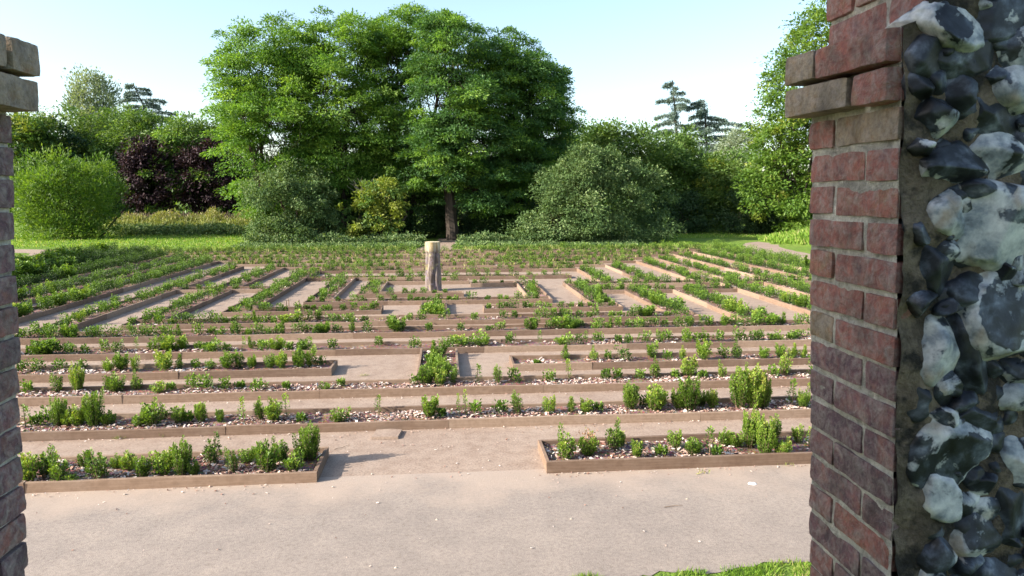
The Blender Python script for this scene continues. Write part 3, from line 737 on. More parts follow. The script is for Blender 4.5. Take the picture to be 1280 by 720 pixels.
for p in indiv:
    data, sd, z = random.choice(PROTO[p['k']])
    o = bpy.data.objects.new('box_plant', data)
    link(o); o.location = (p['x'], p['y'], soilz(p['x'], p['y']) - .004)
    sz = p['h'] / z; ww = p.get('w')
    sx = sz * random.uniform(.95, 1.25)
    if ww:
        nat = {'tall': .24, 'round': .31, 'low': .30, 'spindly': .12, 'big': .44}[p['k']]
        sx = min(max(ww / nat, sz * .6), sz * 1.6)
    o.scale = (sx, sx, sz); o.rotation_euler = (random.uniform(-.06, .06), random.uniform(-.06, .06), random.random() * 6.28)
    tag(o, p['lab'], 'box plant', 'young box plants in the timber beds')
    if p['pink']: o['label'] = 'box plant with bronzed pink shoots, second from the left in the front right bed'
    if p['y'] < 12:
        s = bpy.data.objects.new('stem', sd); link(s, o)
        if p['pink']:
            g = Geo(); n = 90; P = np.stack([rng.normal(0, .06, n), rng.normal(0, .05, n), .2 + rng.normal(0, .03, n)], 1)
            V, Q, R = leaf_geo(P, rng.normal(0, .5, (n, 3)) + (0, 0, .8), rng.normal(size=(n, 3)), .028, .016, rng.random(n)); g.add(V, Q, rnd=R)
            g.build('pink_shoots', M['pinkleaf'], o)
# everything smaller in the picture: one object
g = Geo()
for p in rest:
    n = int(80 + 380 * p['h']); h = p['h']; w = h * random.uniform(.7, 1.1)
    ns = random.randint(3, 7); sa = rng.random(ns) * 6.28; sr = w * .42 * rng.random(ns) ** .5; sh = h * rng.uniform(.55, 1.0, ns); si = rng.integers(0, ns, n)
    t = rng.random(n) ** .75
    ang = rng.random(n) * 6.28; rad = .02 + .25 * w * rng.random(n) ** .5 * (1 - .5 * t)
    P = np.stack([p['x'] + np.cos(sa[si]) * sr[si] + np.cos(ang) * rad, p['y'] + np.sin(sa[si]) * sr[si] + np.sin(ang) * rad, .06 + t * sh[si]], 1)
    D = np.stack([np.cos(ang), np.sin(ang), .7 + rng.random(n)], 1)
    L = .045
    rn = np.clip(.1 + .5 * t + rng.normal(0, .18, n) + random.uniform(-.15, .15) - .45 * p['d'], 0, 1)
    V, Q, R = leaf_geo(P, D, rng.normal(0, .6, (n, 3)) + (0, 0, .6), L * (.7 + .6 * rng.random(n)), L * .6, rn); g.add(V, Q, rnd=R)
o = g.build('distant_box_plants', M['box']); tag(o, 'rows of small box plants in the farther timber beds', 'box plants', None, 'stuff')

# weeds in the far rows and on path edges
g = Geo()
for (bn, n, hh) in [('third row behind the post', 700, .3), ('fourth row behind the post', 900, .35), ('fifth row behind the post', 1000, .35), ('sixth row behind the post', 1000, .35), ('seventh row behind the post', 1000, .4), ('last row by the far lawn', 1600, .45),
                    ('second row behind the post', 500, .25), ('first row behind the post', 350, .25), ('fifth full row', 250, .12), ('row before the post', 200, .15), ('left post side bed', 150, .3), ('far right cross bed', 300, .2)]:
    x0, y0, x1, y1 = bedrect[bn]; P = np.stack([rng.uniform(x0, x1, n), rng.uniform(y0, y1, n), np.full(n, .06)], 1)
    P = P[nz(P[:, 0], P[:, 1], 1.1, 4) > -.1]; P = P[:len(P) * 35 // 100]; m = len(P); P = np.repeat(P, 3, 0) + rng.normal(0, .04, (m * 3, 3)) * (1, 1, 0)
    D = rng.normal(0, .35, (m * 3, 3)) + (0, 0, 1)
    V, Q, R = leaf_geo(P, D, rng.normal(size=(m * 3, 3)), hh * .6 * (.4 + .8 * rng.random(m * 3)), .035, rng.random(m * 3)); g.add(V, Q, rnd=R)
# small weeds at the near boards
for (px, py, n) in [(88, 600, 60), (328, 600, 25), (205, 545, 30), (558, 532, 18), (600, 530, 18), (880, 592, 20), (983, 582, 16), (500, 535, 14), (690, 528, 16), (148, 549, 18), (455, 470, 30), (735, 360, 0), (684, 528, 12), (300, 530, 14)]:
    c = onground(px, py); P = c + np.c_[rng.normal(0, .05, n), rng.normal(0, .02, n), np.zeros(n)]
    V, Q, R = leaf_geo(P, rng.normal(0, .5, (n, 3)) + (0, 0, 1), rng.normal(size=(n, 3)), .05 * (.5 + rng.random(n)), .008, rng.random(n)); g.add(V, Q, rnd=R)
o = g.build('weeds', M['weed']); tag(o, 'pale green weeds growing in and along the timber beds', 'weeds', None, 'stuff')
P = scatter(4.4, 5.5, 24.0, 26, 700, 0, lambda X, Y: (X - 5) ** 2 * 3 + (Y - 24.6) ** 2 < .5)

# ------------------------------------------------------------------ carved post
def mat_totem():
    m, nt, N, L = new_mat('carved_wood')
    tc = obj_co(nt); sx = N.new('ShaderNodeSeparateXYZ'); L.new(tc, sx.inputs[0])
    mp = N.new('ShaderNodeMapping'); mp.inputs['Scale'].default_value = (9, 9, 1.1); L.new(tc, mp.inputs[0])
    n = noise_tex(nt, mp.outputs[0], 1.0, 5, .65, .5); n2 = noise_tex(nt, tc, 6, 4, .6, .6)
    c = ramp(nt, n, [(.30, (0.023, 0.018, 0.015)), (.44, (0.085, 0.064, 0.053)), (.55, (0.171, 0.132, 0.110)), (.7, (0.326, 0.280, 0.213))])
    c = mix(nt, ramp(nt, n2, [(.5, (0, 0, 0)), (.6, (.55, .55, .55))]), c, (0.194, 0.160, 0.198))        # faded lilac stain
    c = mix(nt, ramp(nt, noise_tex(nt, tc, 2.6, 3, .5, .8), [(.55, (0, 0, 0)), (.64, (.6, .6, .6))]), c, (0.357, 0.320, 0.129))   # yellow lichen
    t = ramp(nt, math_n(nt, 'ADD', sx.outputs[2], math_n(nt, 'MULTIPLY', n2, .3)), [(0, (0, 0, 0)), (1, (1, 1, 1))])
    mr = N.new('ShaderNodeMapRange'); mr.inputs[1].default_value = 1.3; mr.inputs[2].default_value = 1.55; L.new(sx.outputs[2], mr.inputs[0])
    c = mix(nt, math_n(nt, 'MULTIPLY', mr.outputs[0], .75), c, mix(nt, ramp(nt, n, [(.4, (0, 0, 0)), (.6, (1, 1, 1))]), (0.326, 0.224, 0.091), (.62, .53, .34)))
    finish(nt, c, .85, n, .7, .015, .2); return m
def totem():
    base = onground(542.5, 363); base[2] = 0
    root = empty('carved_post', base); tag(root, 'thick carved wooden post with a pale cut top standing at the centre of the maze', 'carved post')
    nz_, na = 60, 40; V = []; Hh = 1.66
    for i in range(nz_):
        t = i / (nz_ - 1); z = -.05 + (Hh + .05) * t
        r = .27 - .02 * t + .008 * math.sin(t * 7)
        if t > .80: r = .258 + .006 * math.sin((t - .8) * 20)
        if .72 < t < .80: r -= .012 * math.sin((t - .72) / .08 * math.pi)
        for j in range(na):
            a = 2 * math.pi * j / na
            n =   .025 * noise.noise(Vector((math.cos(a) * 1.6, math.sin(a) * 1.6, z * 1.2))) + .02 * noise.noise(Vector((math.cos(a) * 5, math.sin(a) * 5, z * 2.2)))
            gr = -.085 * max(0, math.cos(a * 5 + math.sin(z * 4) * .8)) ** 8          # carved grooves
            if .82 < t < .95: gr -= .05 * max(0, math.cos((a + 2.3) * 2)) ** 3 * math.sin((t - .82) / .13 * math.pi)
            rr = r + n + gr * (1 if t < .8 else .3)
            V.append((rr * math.cos(a) - .03 * t, rr * math.sin(a), z))
    V = np.array(V); i = (np.arange(nz_ - 1)[:, None] * na); j = np.arange(na)[None]; k = (j + 1) % na
    Q = np.stack([i + j, i + k, i + na + k, i + na + j], -1).reshape(-1, 4)
    mesh_np('carved_shaft', V, Q, mat_totem(), root, smooth=True)
    top = V[-na:]; c = top.mean(0) + (0, 0, .004); W = np.concatenate([top + (0, 0, .002), [c]]); T = np.array([[q, (q + 1) % na, na] for q in range(na)])
    mesh_np('cut_top', W, T, M['cutwood'], root)
totem()

# ------------------------------------------------------------------ small things on the ground
def slab():
    p = onground(483, 544); g = Geo(); n = 9
    pts = [(-.19, -.15), (.17, -.17), (.21, .13), (.06, .17), (-.15, .16)]
    V = [(x, y, 0) for x, y in pts] + [(x * .96, y * .96, .03 + .006 * random.random()) for x, y in pts] + [(0, 0, .034)]
    m = len(pts); Q = [[i, (i + 1) % m, m + (i + 1) % m, m + i] for i in range(m)]; T = [[m + i, m + (i + 1) % m, 2 * m] for i in range(m)]
    g.add(V, Q, T); o = g.build('stone_slab', M['hoggin'], loc=tuple(p)); tag(o, 'flat broken stone slab lying on the sandy path before the first full bed row', 'slab')
slab()
def crumpled(name, px, py, s, h, mat, label, cat):
    p = onground(px, py); bm = []; na = 12
    V = [(0, 0, h)]
    for r, z in ((.35, .95), (.7, .7), (1, .05)):
        for a in range(na): q = random.uniform(.75, 1.1); V.append((math.cos(a * 6.283 / na) * s * r * q, math.sin(a * 6.283 / na) * s * .6 * r * q, h * z * random.uniform(.6, 1.1)))
    T = [[0, 1 + a, 1 + (a + 1) % na] for a in range(na)]; Q = [[1 + k * na + a, 1 + (k + 1) * na + a, 1 + (k + 1) * na + (a + 1) % na, 1 + k * na + (a + 1) % na] for k in range(2) for a in range(na)]
    g = Geo(); g.add(V, Q, T); o = g.build(name, mat, loc=tuple(p)); tag(o, label, cat); return o
crumpled('litter', 940, 605, .055, .02, M['litter'], 'small crumpled white scrap on the tarmac near the brick wall', 'litter')
for i, (px, py, lab) in enumerate([(859, 624, 'tiny pale stone on the tarmac in the middle of the right half'), (546, 650, 'small stone on the bare tarmac in the centre'), (611, 576, 'small brown stone in the entrance gap'), (465, 593, 'small brown stone right of the front left bed corner'), (882, 592, 'small dark clod at the foot of the front right bed'),
                                   (714, 649, 'small dark fleck of stone on the tarmac right of centre'), (495, 710, 'small stone at the bottom centre of the tarmac')]):
    crumpled('pebble', px, py, .016, .014, M['stone'], lab, 'pebble')
def twig(px, py, L, ang, lab):
    p = onground(px, py); g = Geo(); a = np.array([-math.cos(ang) * L / 2, -math.sin(ang) * L / 2, .008]); b = -a; b[2] = .012
    limb(g, a, b, .004, .002, 5, .05); o = g.build('twig', M['twig'], loc=tuple(p)); tag(o, lab, 'twig')
twig(842, 634, .2, .05, 'thin brown twig lying on the tarmac below the front right bed')
twig(428, 560, .22, .6, 'thin twig on the sandy path in front of the first full bed row')
for i, (px, py, lab) in enumerate([(358, 385, 'left of three thin dark stakes in the path left of the post'), (361, 383, 'middle of three thin dark stakes in the path left of the post'), (374, 384, 'right of three thin dark stakes in the path left of the post')]):
    p = onground(px, py); g = Geo(); tube(g, [(0, 0, -.02), (.005, 0, .1), (0, .01, .22)], [.016, .015, .012], 6); o = g.build('stake', M['twig'], loc=tuple(p)); tag(o, lab, 'stake')

# ------------------------------------------------------------------ wall openings
def rbox(h, r, n, disp, seed):
    """rounded, roughened box: half sizes h, edge radius r, about n cells per metre"""
    V = []; Q = []; base = 0
    h = np.array(h)
    for ax in range(3):
        u, v = [(1, 2), (2, 0), (0, 1)][ax]
        nu, nv = max(3, int(h[u] * 2 * n)), max(3, int(h[v] * 2 * n))
        for s in (-1, 1):
            A, B = np.meshgrid(np.linspace(-1, 1, nu), np.linspace(-1, 1, nv)); P = np.zeros(A.shape + (3,))
            P[..., ax] = s * h[ax]; P[..., u] = A * h[u]; P[..., v] = B * h[v]; P = P.reshape(-1, 3)
            q = np.clip(P, -(h - r), h - r); d = P - q; P = q + unit(d) * r
            i = (np.arange(nv - 1)[:, None] * nu + np.arange(nu - 1)[None]).ravel(); f = np.stack([i, i + 1, i + nu + 1, i + nu], -1)
            if s < 0: f = f[:, ::-1]
            V.append(P); Q.append(f + base); base += len(P)
    V = np.concatenate(V); Q = np.concatenate(Q)
    for i, p in enumerate(V):
        w = Vector(p * 14) + Vector((seed, seed * .7, 0)); w2 = Vector(p * 55) + Vector((seed, 0, seed))
        k = noise.noise(w) * disp + noise.noise(w2) * disp * .45
        m = noise.noise(w * .6 + Vector((9, 9, 9)))
        if m > .3: k -= (m - .3) * disp * 3
        V[i] = p + unit(p / h) * k
    return V, Q

def lean(z): return .045 * min(max((3.2 - z) / .8, -.6), 1.3)
def jamb(root, X, Y0, Y1, side, z0, z1, hi, mirror_first=0, name='brick_jamb'):
    """brick jamb; face at x=X looking to the opening; side=+1 bricks extend to +x"""
    g = Geo(); mo = Geo(); z = z0; k = 0; CH = .0755
    while z < z1:
        fine = hi[0] < z < hi[1]
        Lr = [(Y0, Y0 + .222), (Y0 + .234, Y1)] if k % 2 == 0 else [(Y0, Y0 + .105), (Y0 + .117, Y1)]
        corb = 0
        if 3.36 < z < 3.53: corb = .06
        if z > 3.53: corb = -.045
        for (a, b) in Lr:
            cy = (a + b) / 2; hx = random.uniform(.016, .03) if 0 < z < 5 and not z > 3.38 else .045
            h = (hx, (b - a) / 2, .0325)
            V, Q = rbox(h, .006 if fine else .005, 90 if fine else 22, .0035, random.random() * 50)
            V = V + np.array([X + side * (hx - corb + lean(z)) + random.uniform(-.0025, .0025) * side, cy + random.uniform(-.003, .003), z + .0325 + random.uniform(-.002, .002)])
            if corb > 0: V[:, 0] += side * corb * .6 * np.clip((Y1 - V[:, 1]) / (Y1 - Y0), 0, 1)
            low = z < 2.78
            r = random.choice([.0, .08, .14, .2, .26, .5]) if low else random.choice([.4, .45, .5, .55, .45, .62, .7, .36, .92, .8, .5])
            if corb > 0: r = .5 if b < Y1 - .05 else random.choice([.95, .88])
            g.add(V, Q, rnd=r + random.uniform(-.03, .03))
        z += CH; k += 1
    g.build(name, M['brick'], root, smooth=True)

def grid_face(root, name, x0, x1, z0, z1, Y, n, amp, mat, seed, face='y', sgn=-1, xfun=None):
    nx, nzz = int((x1 - x0) * n) + 2, int((z1 - z0) * n) + 2
    A, B = np.meshgrid(np.linspace(x0, x1, nx), np.linspace(z0, z1, nzz)); A = A.ravel(); B = B.ravel()
    d = np.array([noise.fractal(Vector((a * 11, b * 11, seed)), .8, 2.1, 4) for a, b in zip(A, B)]) * amp
    if face == 'y': V = np.c_[A + np.array([lean(b) + (.045 if b > 3.53 else 0) for b in B]) * np.clip(1 - (A - x0) / (x1 - x0), 0, 1), Y + sgn * d, B]
    else: V = np.c_[Y + sgn * d + np.array([-sgn * (lean(b) + (.045 if b > 3.53 else 0)) for b in B]), A, B]
    i = (np.arange(nzz - 1)[:, None] * nx + np.arange(nx - 1)[None]).ravel(); f = np.stack([i, i + 1, i + nx + 1, i + nx], -1)
    return mesh_np(name, V, f, mat, root, smooth=True)

def solid(root, name, x0, x1, y0, y1, z0, z1, mat):
    V = [(x, y, z) for z in (z0, z1) for y in (y0, y1) for x in (x0, x1)]
    Q = np.array([[0, 2, 3, 1], [4, 5, 7, 6], [0, 1, 5, 4], [2, 6, 7, 3], [0, 4, 6, 2], [1, 3, 7, 5]])
    return mesh_np(name, np.array(V, float), Q, mat, root)

import bmesh
_ico = {}
def ico(sub):
    if sub not in _ico:
        bm = bmesh.new(); bmesh.ops.create_icosphere(bm, subdivisions=sub, radius=1); bm.verts.ensure_lookup_table()
        _ico[sub] = (np.array([v.co[:] for v in bm.verts]), np.array([[v.index for v in f.verts] for f in bm.faces])); bm.free()
    return _ico[sub]

def flint(g, c, hw, hd, hh, tone, sub, seed, face=(0, -1, 0), knaps=None):
    V, T = ico(sub); V = V.copy(); s = Vector((seed * 3.1, seed * 1.7, seed))
    k = np.array([1 + (.30) * noise.noise(Vector(v) * 1.05 + s) + .07 * noise.noise(Vector(v) * 2.6 + s) + .04 * noise.noise(Vector(v) * 7 + s) for v in V])
    V = V * k[:, None]
    kn = np.zeros(len(V))
    nk = knaps if knaps is not None else random.choice([0, 1, 1, 2])
    for q in range(nk):
        n = unit(np.array(face) * 1.2 + rng.normal(0, .55, 3)); d0 = random.uniform(.66, .88)
        dd = V @ n; over = dd > d0; V[over] -= (dd[over] - d0)[:, None] * n * .96
        kn[over] = 1
        # conchoidal ripple
        V[over] += n * (.011 * np.sin(np.linalg.norm(V[over] - n * d0 - np.array([.5, 0, .4]), axis=1) * 14)[:, None] - .02)
    for q in range(random.randint(4, 7)):
        n = unit(rng.normal(size=3) + np.array(face) * .35); d0 = random.uniform(.66, .9)
        dd = V @ n; over = dd > d0; V[over] -= (dd[over] - d0)[:, None] * n * .93
    ang = random.uniform(-.5, .5) if hw > 0 else 0
    R = np.array([[math.cos(ang), 0, -math.sin(ang)], [0, 1, 0], [math.sin(ang), 0, math.cos(ang)]])
    V = V * np.array([hw, hd, hh]); V = V @ R.T + np.array(c)
    g.add(V, None, T, rnd=np.full(len(V), tone), knap=kn)

# right hand wall: brick jamb with flint facing
root = empty('flint_wall', (1.0, 1.45, 0)); tag(root, 'weathered wall end of red brick and knapped flint rubble at the right edge, in shade', 'wall')
rp = np.array([1.0, 1.45, 0])
def shifted(fn): pass
WALLX = .885
holder = []
class Off:  # children are built in world space then given the inverse offset
    pass
jr = root
def reparent(r):
    for ch in r.children: ch.location = tuple(-np.array(r.location))
jamb(root, WALLX, 1.32, 1.66, 1, -.015, 5.0, (2.15, 4.05))
grid_face(root, 'jamb_mortar', 1.322, 1.655, 0, 5.0, WALLX + .0075, 60, .004, M['mortar'], 3, 'x', -1)
solid(root, 'wall_core', WALLX + .06, 4.2, 1.40, 1.60, 0, 5.0, M['core'])
grid_face(root, 'rubble_mortar', WALLX + .006, 4.2, 0, 5.0, 1.312, 60, .017, M['core'], 8, 'y', -1)
grid_face(root, 'rear_mortar', WALLX + .07, 4.2, 0, 5.0, 1.655, 8, .02, M['core'], 12, 'y', 1)
g = Geo(); placed = []
FL = [(1173, 33, 78, 48, .35, 1), (1245, 22, 78, 50, .85, 1), (1133, 72, 40, 46, .95, 2), (1207, 72, 84, 50, .75, 2), (1272, 58, 50, 64, .4, 1), (1197, 116, 34, 44, .85, 1), (1165, 147, 44, 44, .55, 1),
      (1238, 146, 80, 60, .8, 2), (1270, 108, 54, 56, .2, 0), (1172, 207, 88, 42, .5, 1), (1256, 203, 68, 58, .35, 0), (1180, 270, 44, 60, .15, 0), (1243, 284, 108, 104, .12, 0), (1168, 335, 52, 66, .85, 2), (1214, 362, 62, 52, .95, 1),
      (1250, 398, 98, 112, .3, 1), (1160, 438, 58, 82, .3, 0), (1213, 440, 60, 96, 1.05, 0), (1268, 492, 48, 42, .3, 0), (1180, 560, 84, 92, .25, 1), (1216, 528, 76, 44, .95, 2), (1150, 618, 60, 62, .15, 0),
      (1212, 668, 66, 72, .3, 1), (1258, 632, 62, 74, .75, 1), (1168, 690, 50, 54, .6, 0), (1270, 575, 44, 60, .2, 0), (1140, 722, 44, 40, .3, 0), (1240, 722, 70, 50, .9, 1),
      (1140, 110, 26, 34, .9, 1), (1150, 185, 30, 20, .6, 0), (1215, 235, 36, 26, .6, 1), (1140, 290, 26, 34, .9, 1), (1145, 375, 32, 34, .8, 1), (1205, 500, 40, 28, .8, 1), (1140, 500, 30, 40, .8, 0), (1240, 96, 30, 24, .6, 1), (1225, 605, 36, 30, .6, 1)]
for i, (px, py, w, h, tone, kn) in enumerate(FL):
    Yc = 1.345; px = max(px, 1128 + w * .72); p = at(px, py, Yc - .03); s = 1.33 / F
    flint(g, (p[0], Yc, p[2]), w * .5 * s * 1.46, .062 + .012 * random.random() + (.02 if w > 90 else 0), h * .5 * s * 1.5, tone, 5 if w > 70 else 4, 11 + i * 1.37, knaps=kn)
    placed.append((p[0], p[2], max(w, h) * .5 * s))
for zi in np.arange(2.15, 4.0, .058):
    for xi in np.arange(WALLX + .095, 1.45, .058):
        x, z = xi + random.uniform(-.02, .02), zi + random.uniform(-.02, .02); r = random.uniform(.024, .052)
        flint(g, (x + lean(z), 1.345, z), r, .05, r * random.uniform(.75, 1.1), random.choice([.5, .6, .7, .8, .9, 1.0]), 3, random.random() * 90, knaps=random.choice([0, 1]))
zz = .06; 
while zz < 5.0:
    xx = WALLX + .13
    while xx < 4.15:
        x, z = xx + random.uniform(-.03, .03), zz + random.uniform(-.03, .03)
        if zz > 2.1 and zz < 4.0 and xx >= 1.45 and int(zz / .07) % 2: xx += .125; continue
        r = random.uniform(.045, .075)
        vis = (x < 1.42 and 2.2 < z < 3.95)
        if not any((x - a) ** 2 + (z - b) ** 2 < (c * .95 + (.006 if vis else .03)) ** 2 for a, b, c in placed):
            if vis: r *= .55
            flint(g, (x, 1.33, z), r, .05, r * random.uniform(.7, 1), random.choice([.2, .35, .5, .75, .9]), 4 if vis else 2, random.random() * 90)
        xx += .075 if (2.1 < zz < 4.0 and xx < 1.45) else .125
    zz += .07 if 2.1 < zz < 4.0 else .115
g.build('flint_facing', M['flint'], root, smooth=True)
reparent(root)

# left hand wall end and the unseen wall added beside it
rootl = empty('brick_wall', (-1.3, 1.6, 0)); tag(rootl, 'dark brick wall end with a broken ledge at the left edge, sky above it', 'wall')
XL = -1.02
def jamb_left(root):
    g = Geo(); z = 0; k = 0; CH = .0755; top = 3.60
    while z < top - .05:
        fine = 2.2 < z
        Y0, Y1 = 1.46, 1.80
        Lr = [(Y0, Y0 + .222), (Y0 + .234, Y1)] if k % 2 == 0 else [(Y0, Y0 + .105), (Y0 + .117, Y1)]
        corb = 0.065 if z > 3.39 else 0
        for (a, b) in Lr:
            h = (.06, (b - a) / 2, .0335 if not corb else .036)
            V, Q = rbox(h, .006, 85 if fine else 22, .0042, random.random() * 50)
            V = V + np.array([XL - .06 + corb - lean(z) * .95 + random.uniform(-.005, .004), (a + b) / 2, z + .0325])
            g.add(V, Q, rnd=(.95 if corb else random.choice([.0, .1, .2, .3, .12, .05])) + random.uniform(-.03, .03))
        z += CH if not corb else .082; k += 1
    g.build('brick_jamb', M['brick'], root, smooth=True)
jamb_left(rootl)
grid_face(rootl, 'jamb_mortar', 1.462, 1.795, 0, 3.57, XL - .012, 50, .004, M['mortar'], 5, 'x', 1)
solid(rootl, 'wall_core', -3.6, XL - .10, 1.47, 1.79, 0, 3.56, M['core'])
solid(rootl, 'unseen_shade_wall', -2.2, -1.75, -4.0, 1.2, 0, 6.2, M['core'])  # out of view; added to keep the sun off the right jamb
reparent(rootl)

# ------------------------------------------------------------------ trees and shrubs
def lobes_px(spec, Y):
    """spec rows: px, py (centre), rx px, rz px, depth offset, ry metres"""
    out = []
    for (px, py, rx, rz, dy, ry) in spec:
        p = at(px, py, Y + dy); s = (Y + dy) / F
        out.append((p[0], p[1], p[2], rx * s, ry, rz * s))
    return out

RG = 'tall false acacias in the central clump'
def big(px, Y, spec, mat, lab, **k):
    b = at(px, 245, Y); b[2] = 0; spec = [(q[0], q[1] + 9, *q[2:]) for q in spec]
    return tree('false_acacia', tuple(b), lobes_px(spec, Y), mat, lab, 'tree', RG, **k)
kw_r = dict(cr=1.0, per=190, leaf=.2, flat=.3, shell=(.5, 1.12), aspect=.42, droop=.38, twigs=26)
big(335, 53, [(322, 70, 46, 55, 0, 3.2), (300, 130, 36, 42, -1, 2.6), (340, 155, 50, 50, -1.5, 3), (330, 225, 34, 38, -1, 2.2), (360, 95, 40, 50, 1, 3), (300, 85, 26, 30, 0, 2), (375, 205, 36, 40, 0, 2.4)], 'robinia',
    'leftmost tall false acacia of the central clump, bright yellow green', n=420, stems=3, tr=.26, **kw_r)
big(430, 54, [(425, 60, 46, 46, 0, 3.2), (400, 120, 46, 50, -1.5, 3), (450, 135, 42, 52, -1, 3), (415, 190, 44, 46, -.5, 2.8), (470, 80, 34, 44, 1, 2.6), (380, 55, 34, 34, 1, 2.4)], 'robinia',
    'second tall false acacia from the left in the central clump, many dark stems showing', n=400, stems=4, tr=.25, **kw_r)
big(505, 55, [(500, 62, 44, 50, 0, 2.8), (475, 45, 26, 26, 0, 2.2), (520, 45, 30, 28, .5, 2), (488, 150, 40, 52, 0, 2.8), (520, 205, 46, 46, 0, 2.8), (470, 210, 34, 40, 1, 2.4)], 'robinia',
    'middle false acacia of the central clump, wedged between its taller neighbours', n=330, stems=3, tr=.26, extra=[('robinia_dark', .3, None)], **kw_r)
big(565, 52, [(562, 60, 44, 44, 0, 3), (560, 115, 52, 46, -1, 3.2), (590, 165, 54, 46, 0, 3.2), (545, 190, 40, 40, -.5, 2.6), (610, 110, 36, 40, .5, 2.6), (545, 30, 20, 16, 0, 1.2), (615, 225, 40, 34, .5, 2.4)], 'robinia_dark',
    'tallest false acacia of the central clump, standing above the carved post', n=420, stems=1, tr=.42, extra=[('robinia', .7, None)], **kw_r)
big(650, 54, [(645, 85, 36, 36, 0, 2.6), (665, 130, 42, 44, 0, 3), (640, 185, 46, 50, 0, 3), (680, 105, 28, 32, .5, 2), (668, 200, 32, 44, .8, 2.4), (648, 50, 18, 16, 0, 1), (620, 62, 30, 30, 0, 2), (690, 150, 24, 34, 0, 2)], 'robinia_dark',
    'rightmost false acacia of the central clump, deep green', n=380, stems=2, tr=.3, extra=[('robinia', .6, None)], **kw_r)

def shrub(name, px, Y, spec, mat, lab, cat='shrub', **k):
    b = at(px, 245, Y); b[2] = 0
    L_ = lobes_px(spec, Y); xs = [q[0] for q in L_]
    lowx = (min(q[0] - q[3] for q in L_), max(q[0] + q[3] for q in L_)); hw_ = (lowx[1] - lowx[0]) / 2
    k['low'] = ((lowx[0] + lowx[1]) / 2, L_[0][1], .75, hw_ * .86, max(1.0, L_[0][4] * .9), .95)
    d = dict(cr=.5, per=90, leaf=.17, flat=.7, shell=(.62, 1.03), stems=3, tr=.12, twigs=8, droop=.1, aspect=.5, zmin=.15); d.update(k)
    return tree(name, tuple(b), lobes_px(spec, Y), mat, lab, cat, **d)
shrub('round_bush', 85, 56, [(85, 248, 48, 40, 0, 3.2), (68, 225, 30, 28, 0, 2.4), (100, 222, 32, 26, .3, 2.4), (50, 255, 22, 28, 0, 2)], 'acid', 'big rounded bright green bush on the lawn at the left', n=400, cr=.8, updir=.7, aspect=.34, leaf=.22, bumps=14)
shrub('willow_bush', 365, 49.5, [(350, 258, 44, 46, 0, 2.6), (385, 262, 42, 42, .4, 2.4), (360, 228, 38, 22, 0, 2), (398, 285, 26, 18, -.3, 1.3)], 'olive', 'grey green bush beneath the left end of the tall clump', n=430)
shrub('yellow_bush', 468, 49, [(480, 245, 26, 22, 0, 1.4), (450, 275, 20, 22, -.3, 1.2), (490, 270, 18, 20, 0, 1.2), (440, 290, 12, 12, -.3, .8)], 'yellow', 'small yellow leaved bush left of the carved post', n=110, per=60, cr=.45, leaf=.2, extra=[('mid', .6, None)])
shrub('silver_bush', 728, 47.8, [(725, 255, 58, 48, 0, 3), (690, 280, 36, 28, -.6, 2.2), (765, 260, 44, 44, .6, 2.6), (740, 215, 48, 28, .4, 2.4), (790, 230, 26, 32, 1.2, 2), (700, 235, 32, 26, 0, 2), (755, 205, 26, 20, .5, 1.6), (815, 255, 26, 36, 1.5, 1.8), (672, 290, 24, 18, -.5, 1.4)], 'olive', 'large spreading grey green bush right of the tall clump', n=820, cr=.6, bumps=8)
# understorey in the shade of the clump
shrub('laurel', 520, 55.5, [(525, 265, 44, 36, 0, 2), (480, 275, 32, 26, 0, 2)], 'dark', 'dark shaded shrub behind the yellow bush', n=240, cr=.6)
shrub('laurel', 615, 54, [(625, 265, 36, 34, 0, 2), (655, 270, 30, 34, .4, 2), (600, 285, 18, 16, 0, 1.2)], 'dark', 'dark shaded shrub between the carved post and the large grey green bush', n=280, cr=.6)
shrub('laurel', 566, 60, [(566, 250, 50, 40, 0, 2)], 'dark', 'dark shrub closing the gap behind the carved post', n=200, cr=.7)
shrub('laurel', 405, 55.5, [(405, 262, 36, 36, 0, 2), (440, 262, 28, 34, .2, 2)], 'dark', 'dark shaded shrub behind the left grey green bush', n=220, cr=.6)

BG = 'trees closing the far side of the lawn'
def bgtree(px, Y, spec, mat, lab, **k):
    b = at(px, 245, Y); b[2] = 0
    d = dict(cr=.95, per=80, leaf=.28, flat=.6, shell=(.6, 1.04), stems=1, tr=.25, twigs=10, droop=.15); d.update(k)
    return tree('broadleaf_tree', tuple(b), lobes_px(spec, Y), mat, lab, 'tree', BG, **d)
bgtree(35, 70, [(35, 200, 36, 48, 0, 3), (5, 190, 30, 50, 0, 3), (50, 165, 20, 22, 0, 2)], 'mid', 'yellow green tree beside the left wall end', n=240, extra=[('yellow', .25, None)])
bgtree(75, 72, [(72, 190, 30, 36, 0, 3), (62, 205, 26, 30, 0, 3)], 'dark', 'dark tree just above the round bush', n=150)
bgtree(112, 76, [(115, 185, 40, 46, 0, 3), (140, 170, 30, 30, 1, 3), (130, 215, 40, 40, 0, 3)], 'mid', 'mixed green tree below the pale poplar', n=280)
bgtree(185, 74, [(180, 175, 38, 32, 0, 3), (200, 200, 40, 40, 0, 3), (160, 200, 30, 40, 0, 3)], 'mid', 'mixed green tree behind the first purple tree', n=280, extra=[('acid', .15, None)])
bgtree(245, 72, [(235, 180, 34, 34, 0, 3), (262, 195, 30, 40, 0, 3), (230, 215, 36, 36, 0, 3)], 'mid', 'green tree behind the second purple tree', n=260, extra=[('robinia', .2, None)])
bgtree(290, 73, [(285, 195, 26, 44, 0, 3), (280, 240, 30, 36, 0, 2.5)], 'robinia', 'green tree touching the left side of the tall clump', n=180)
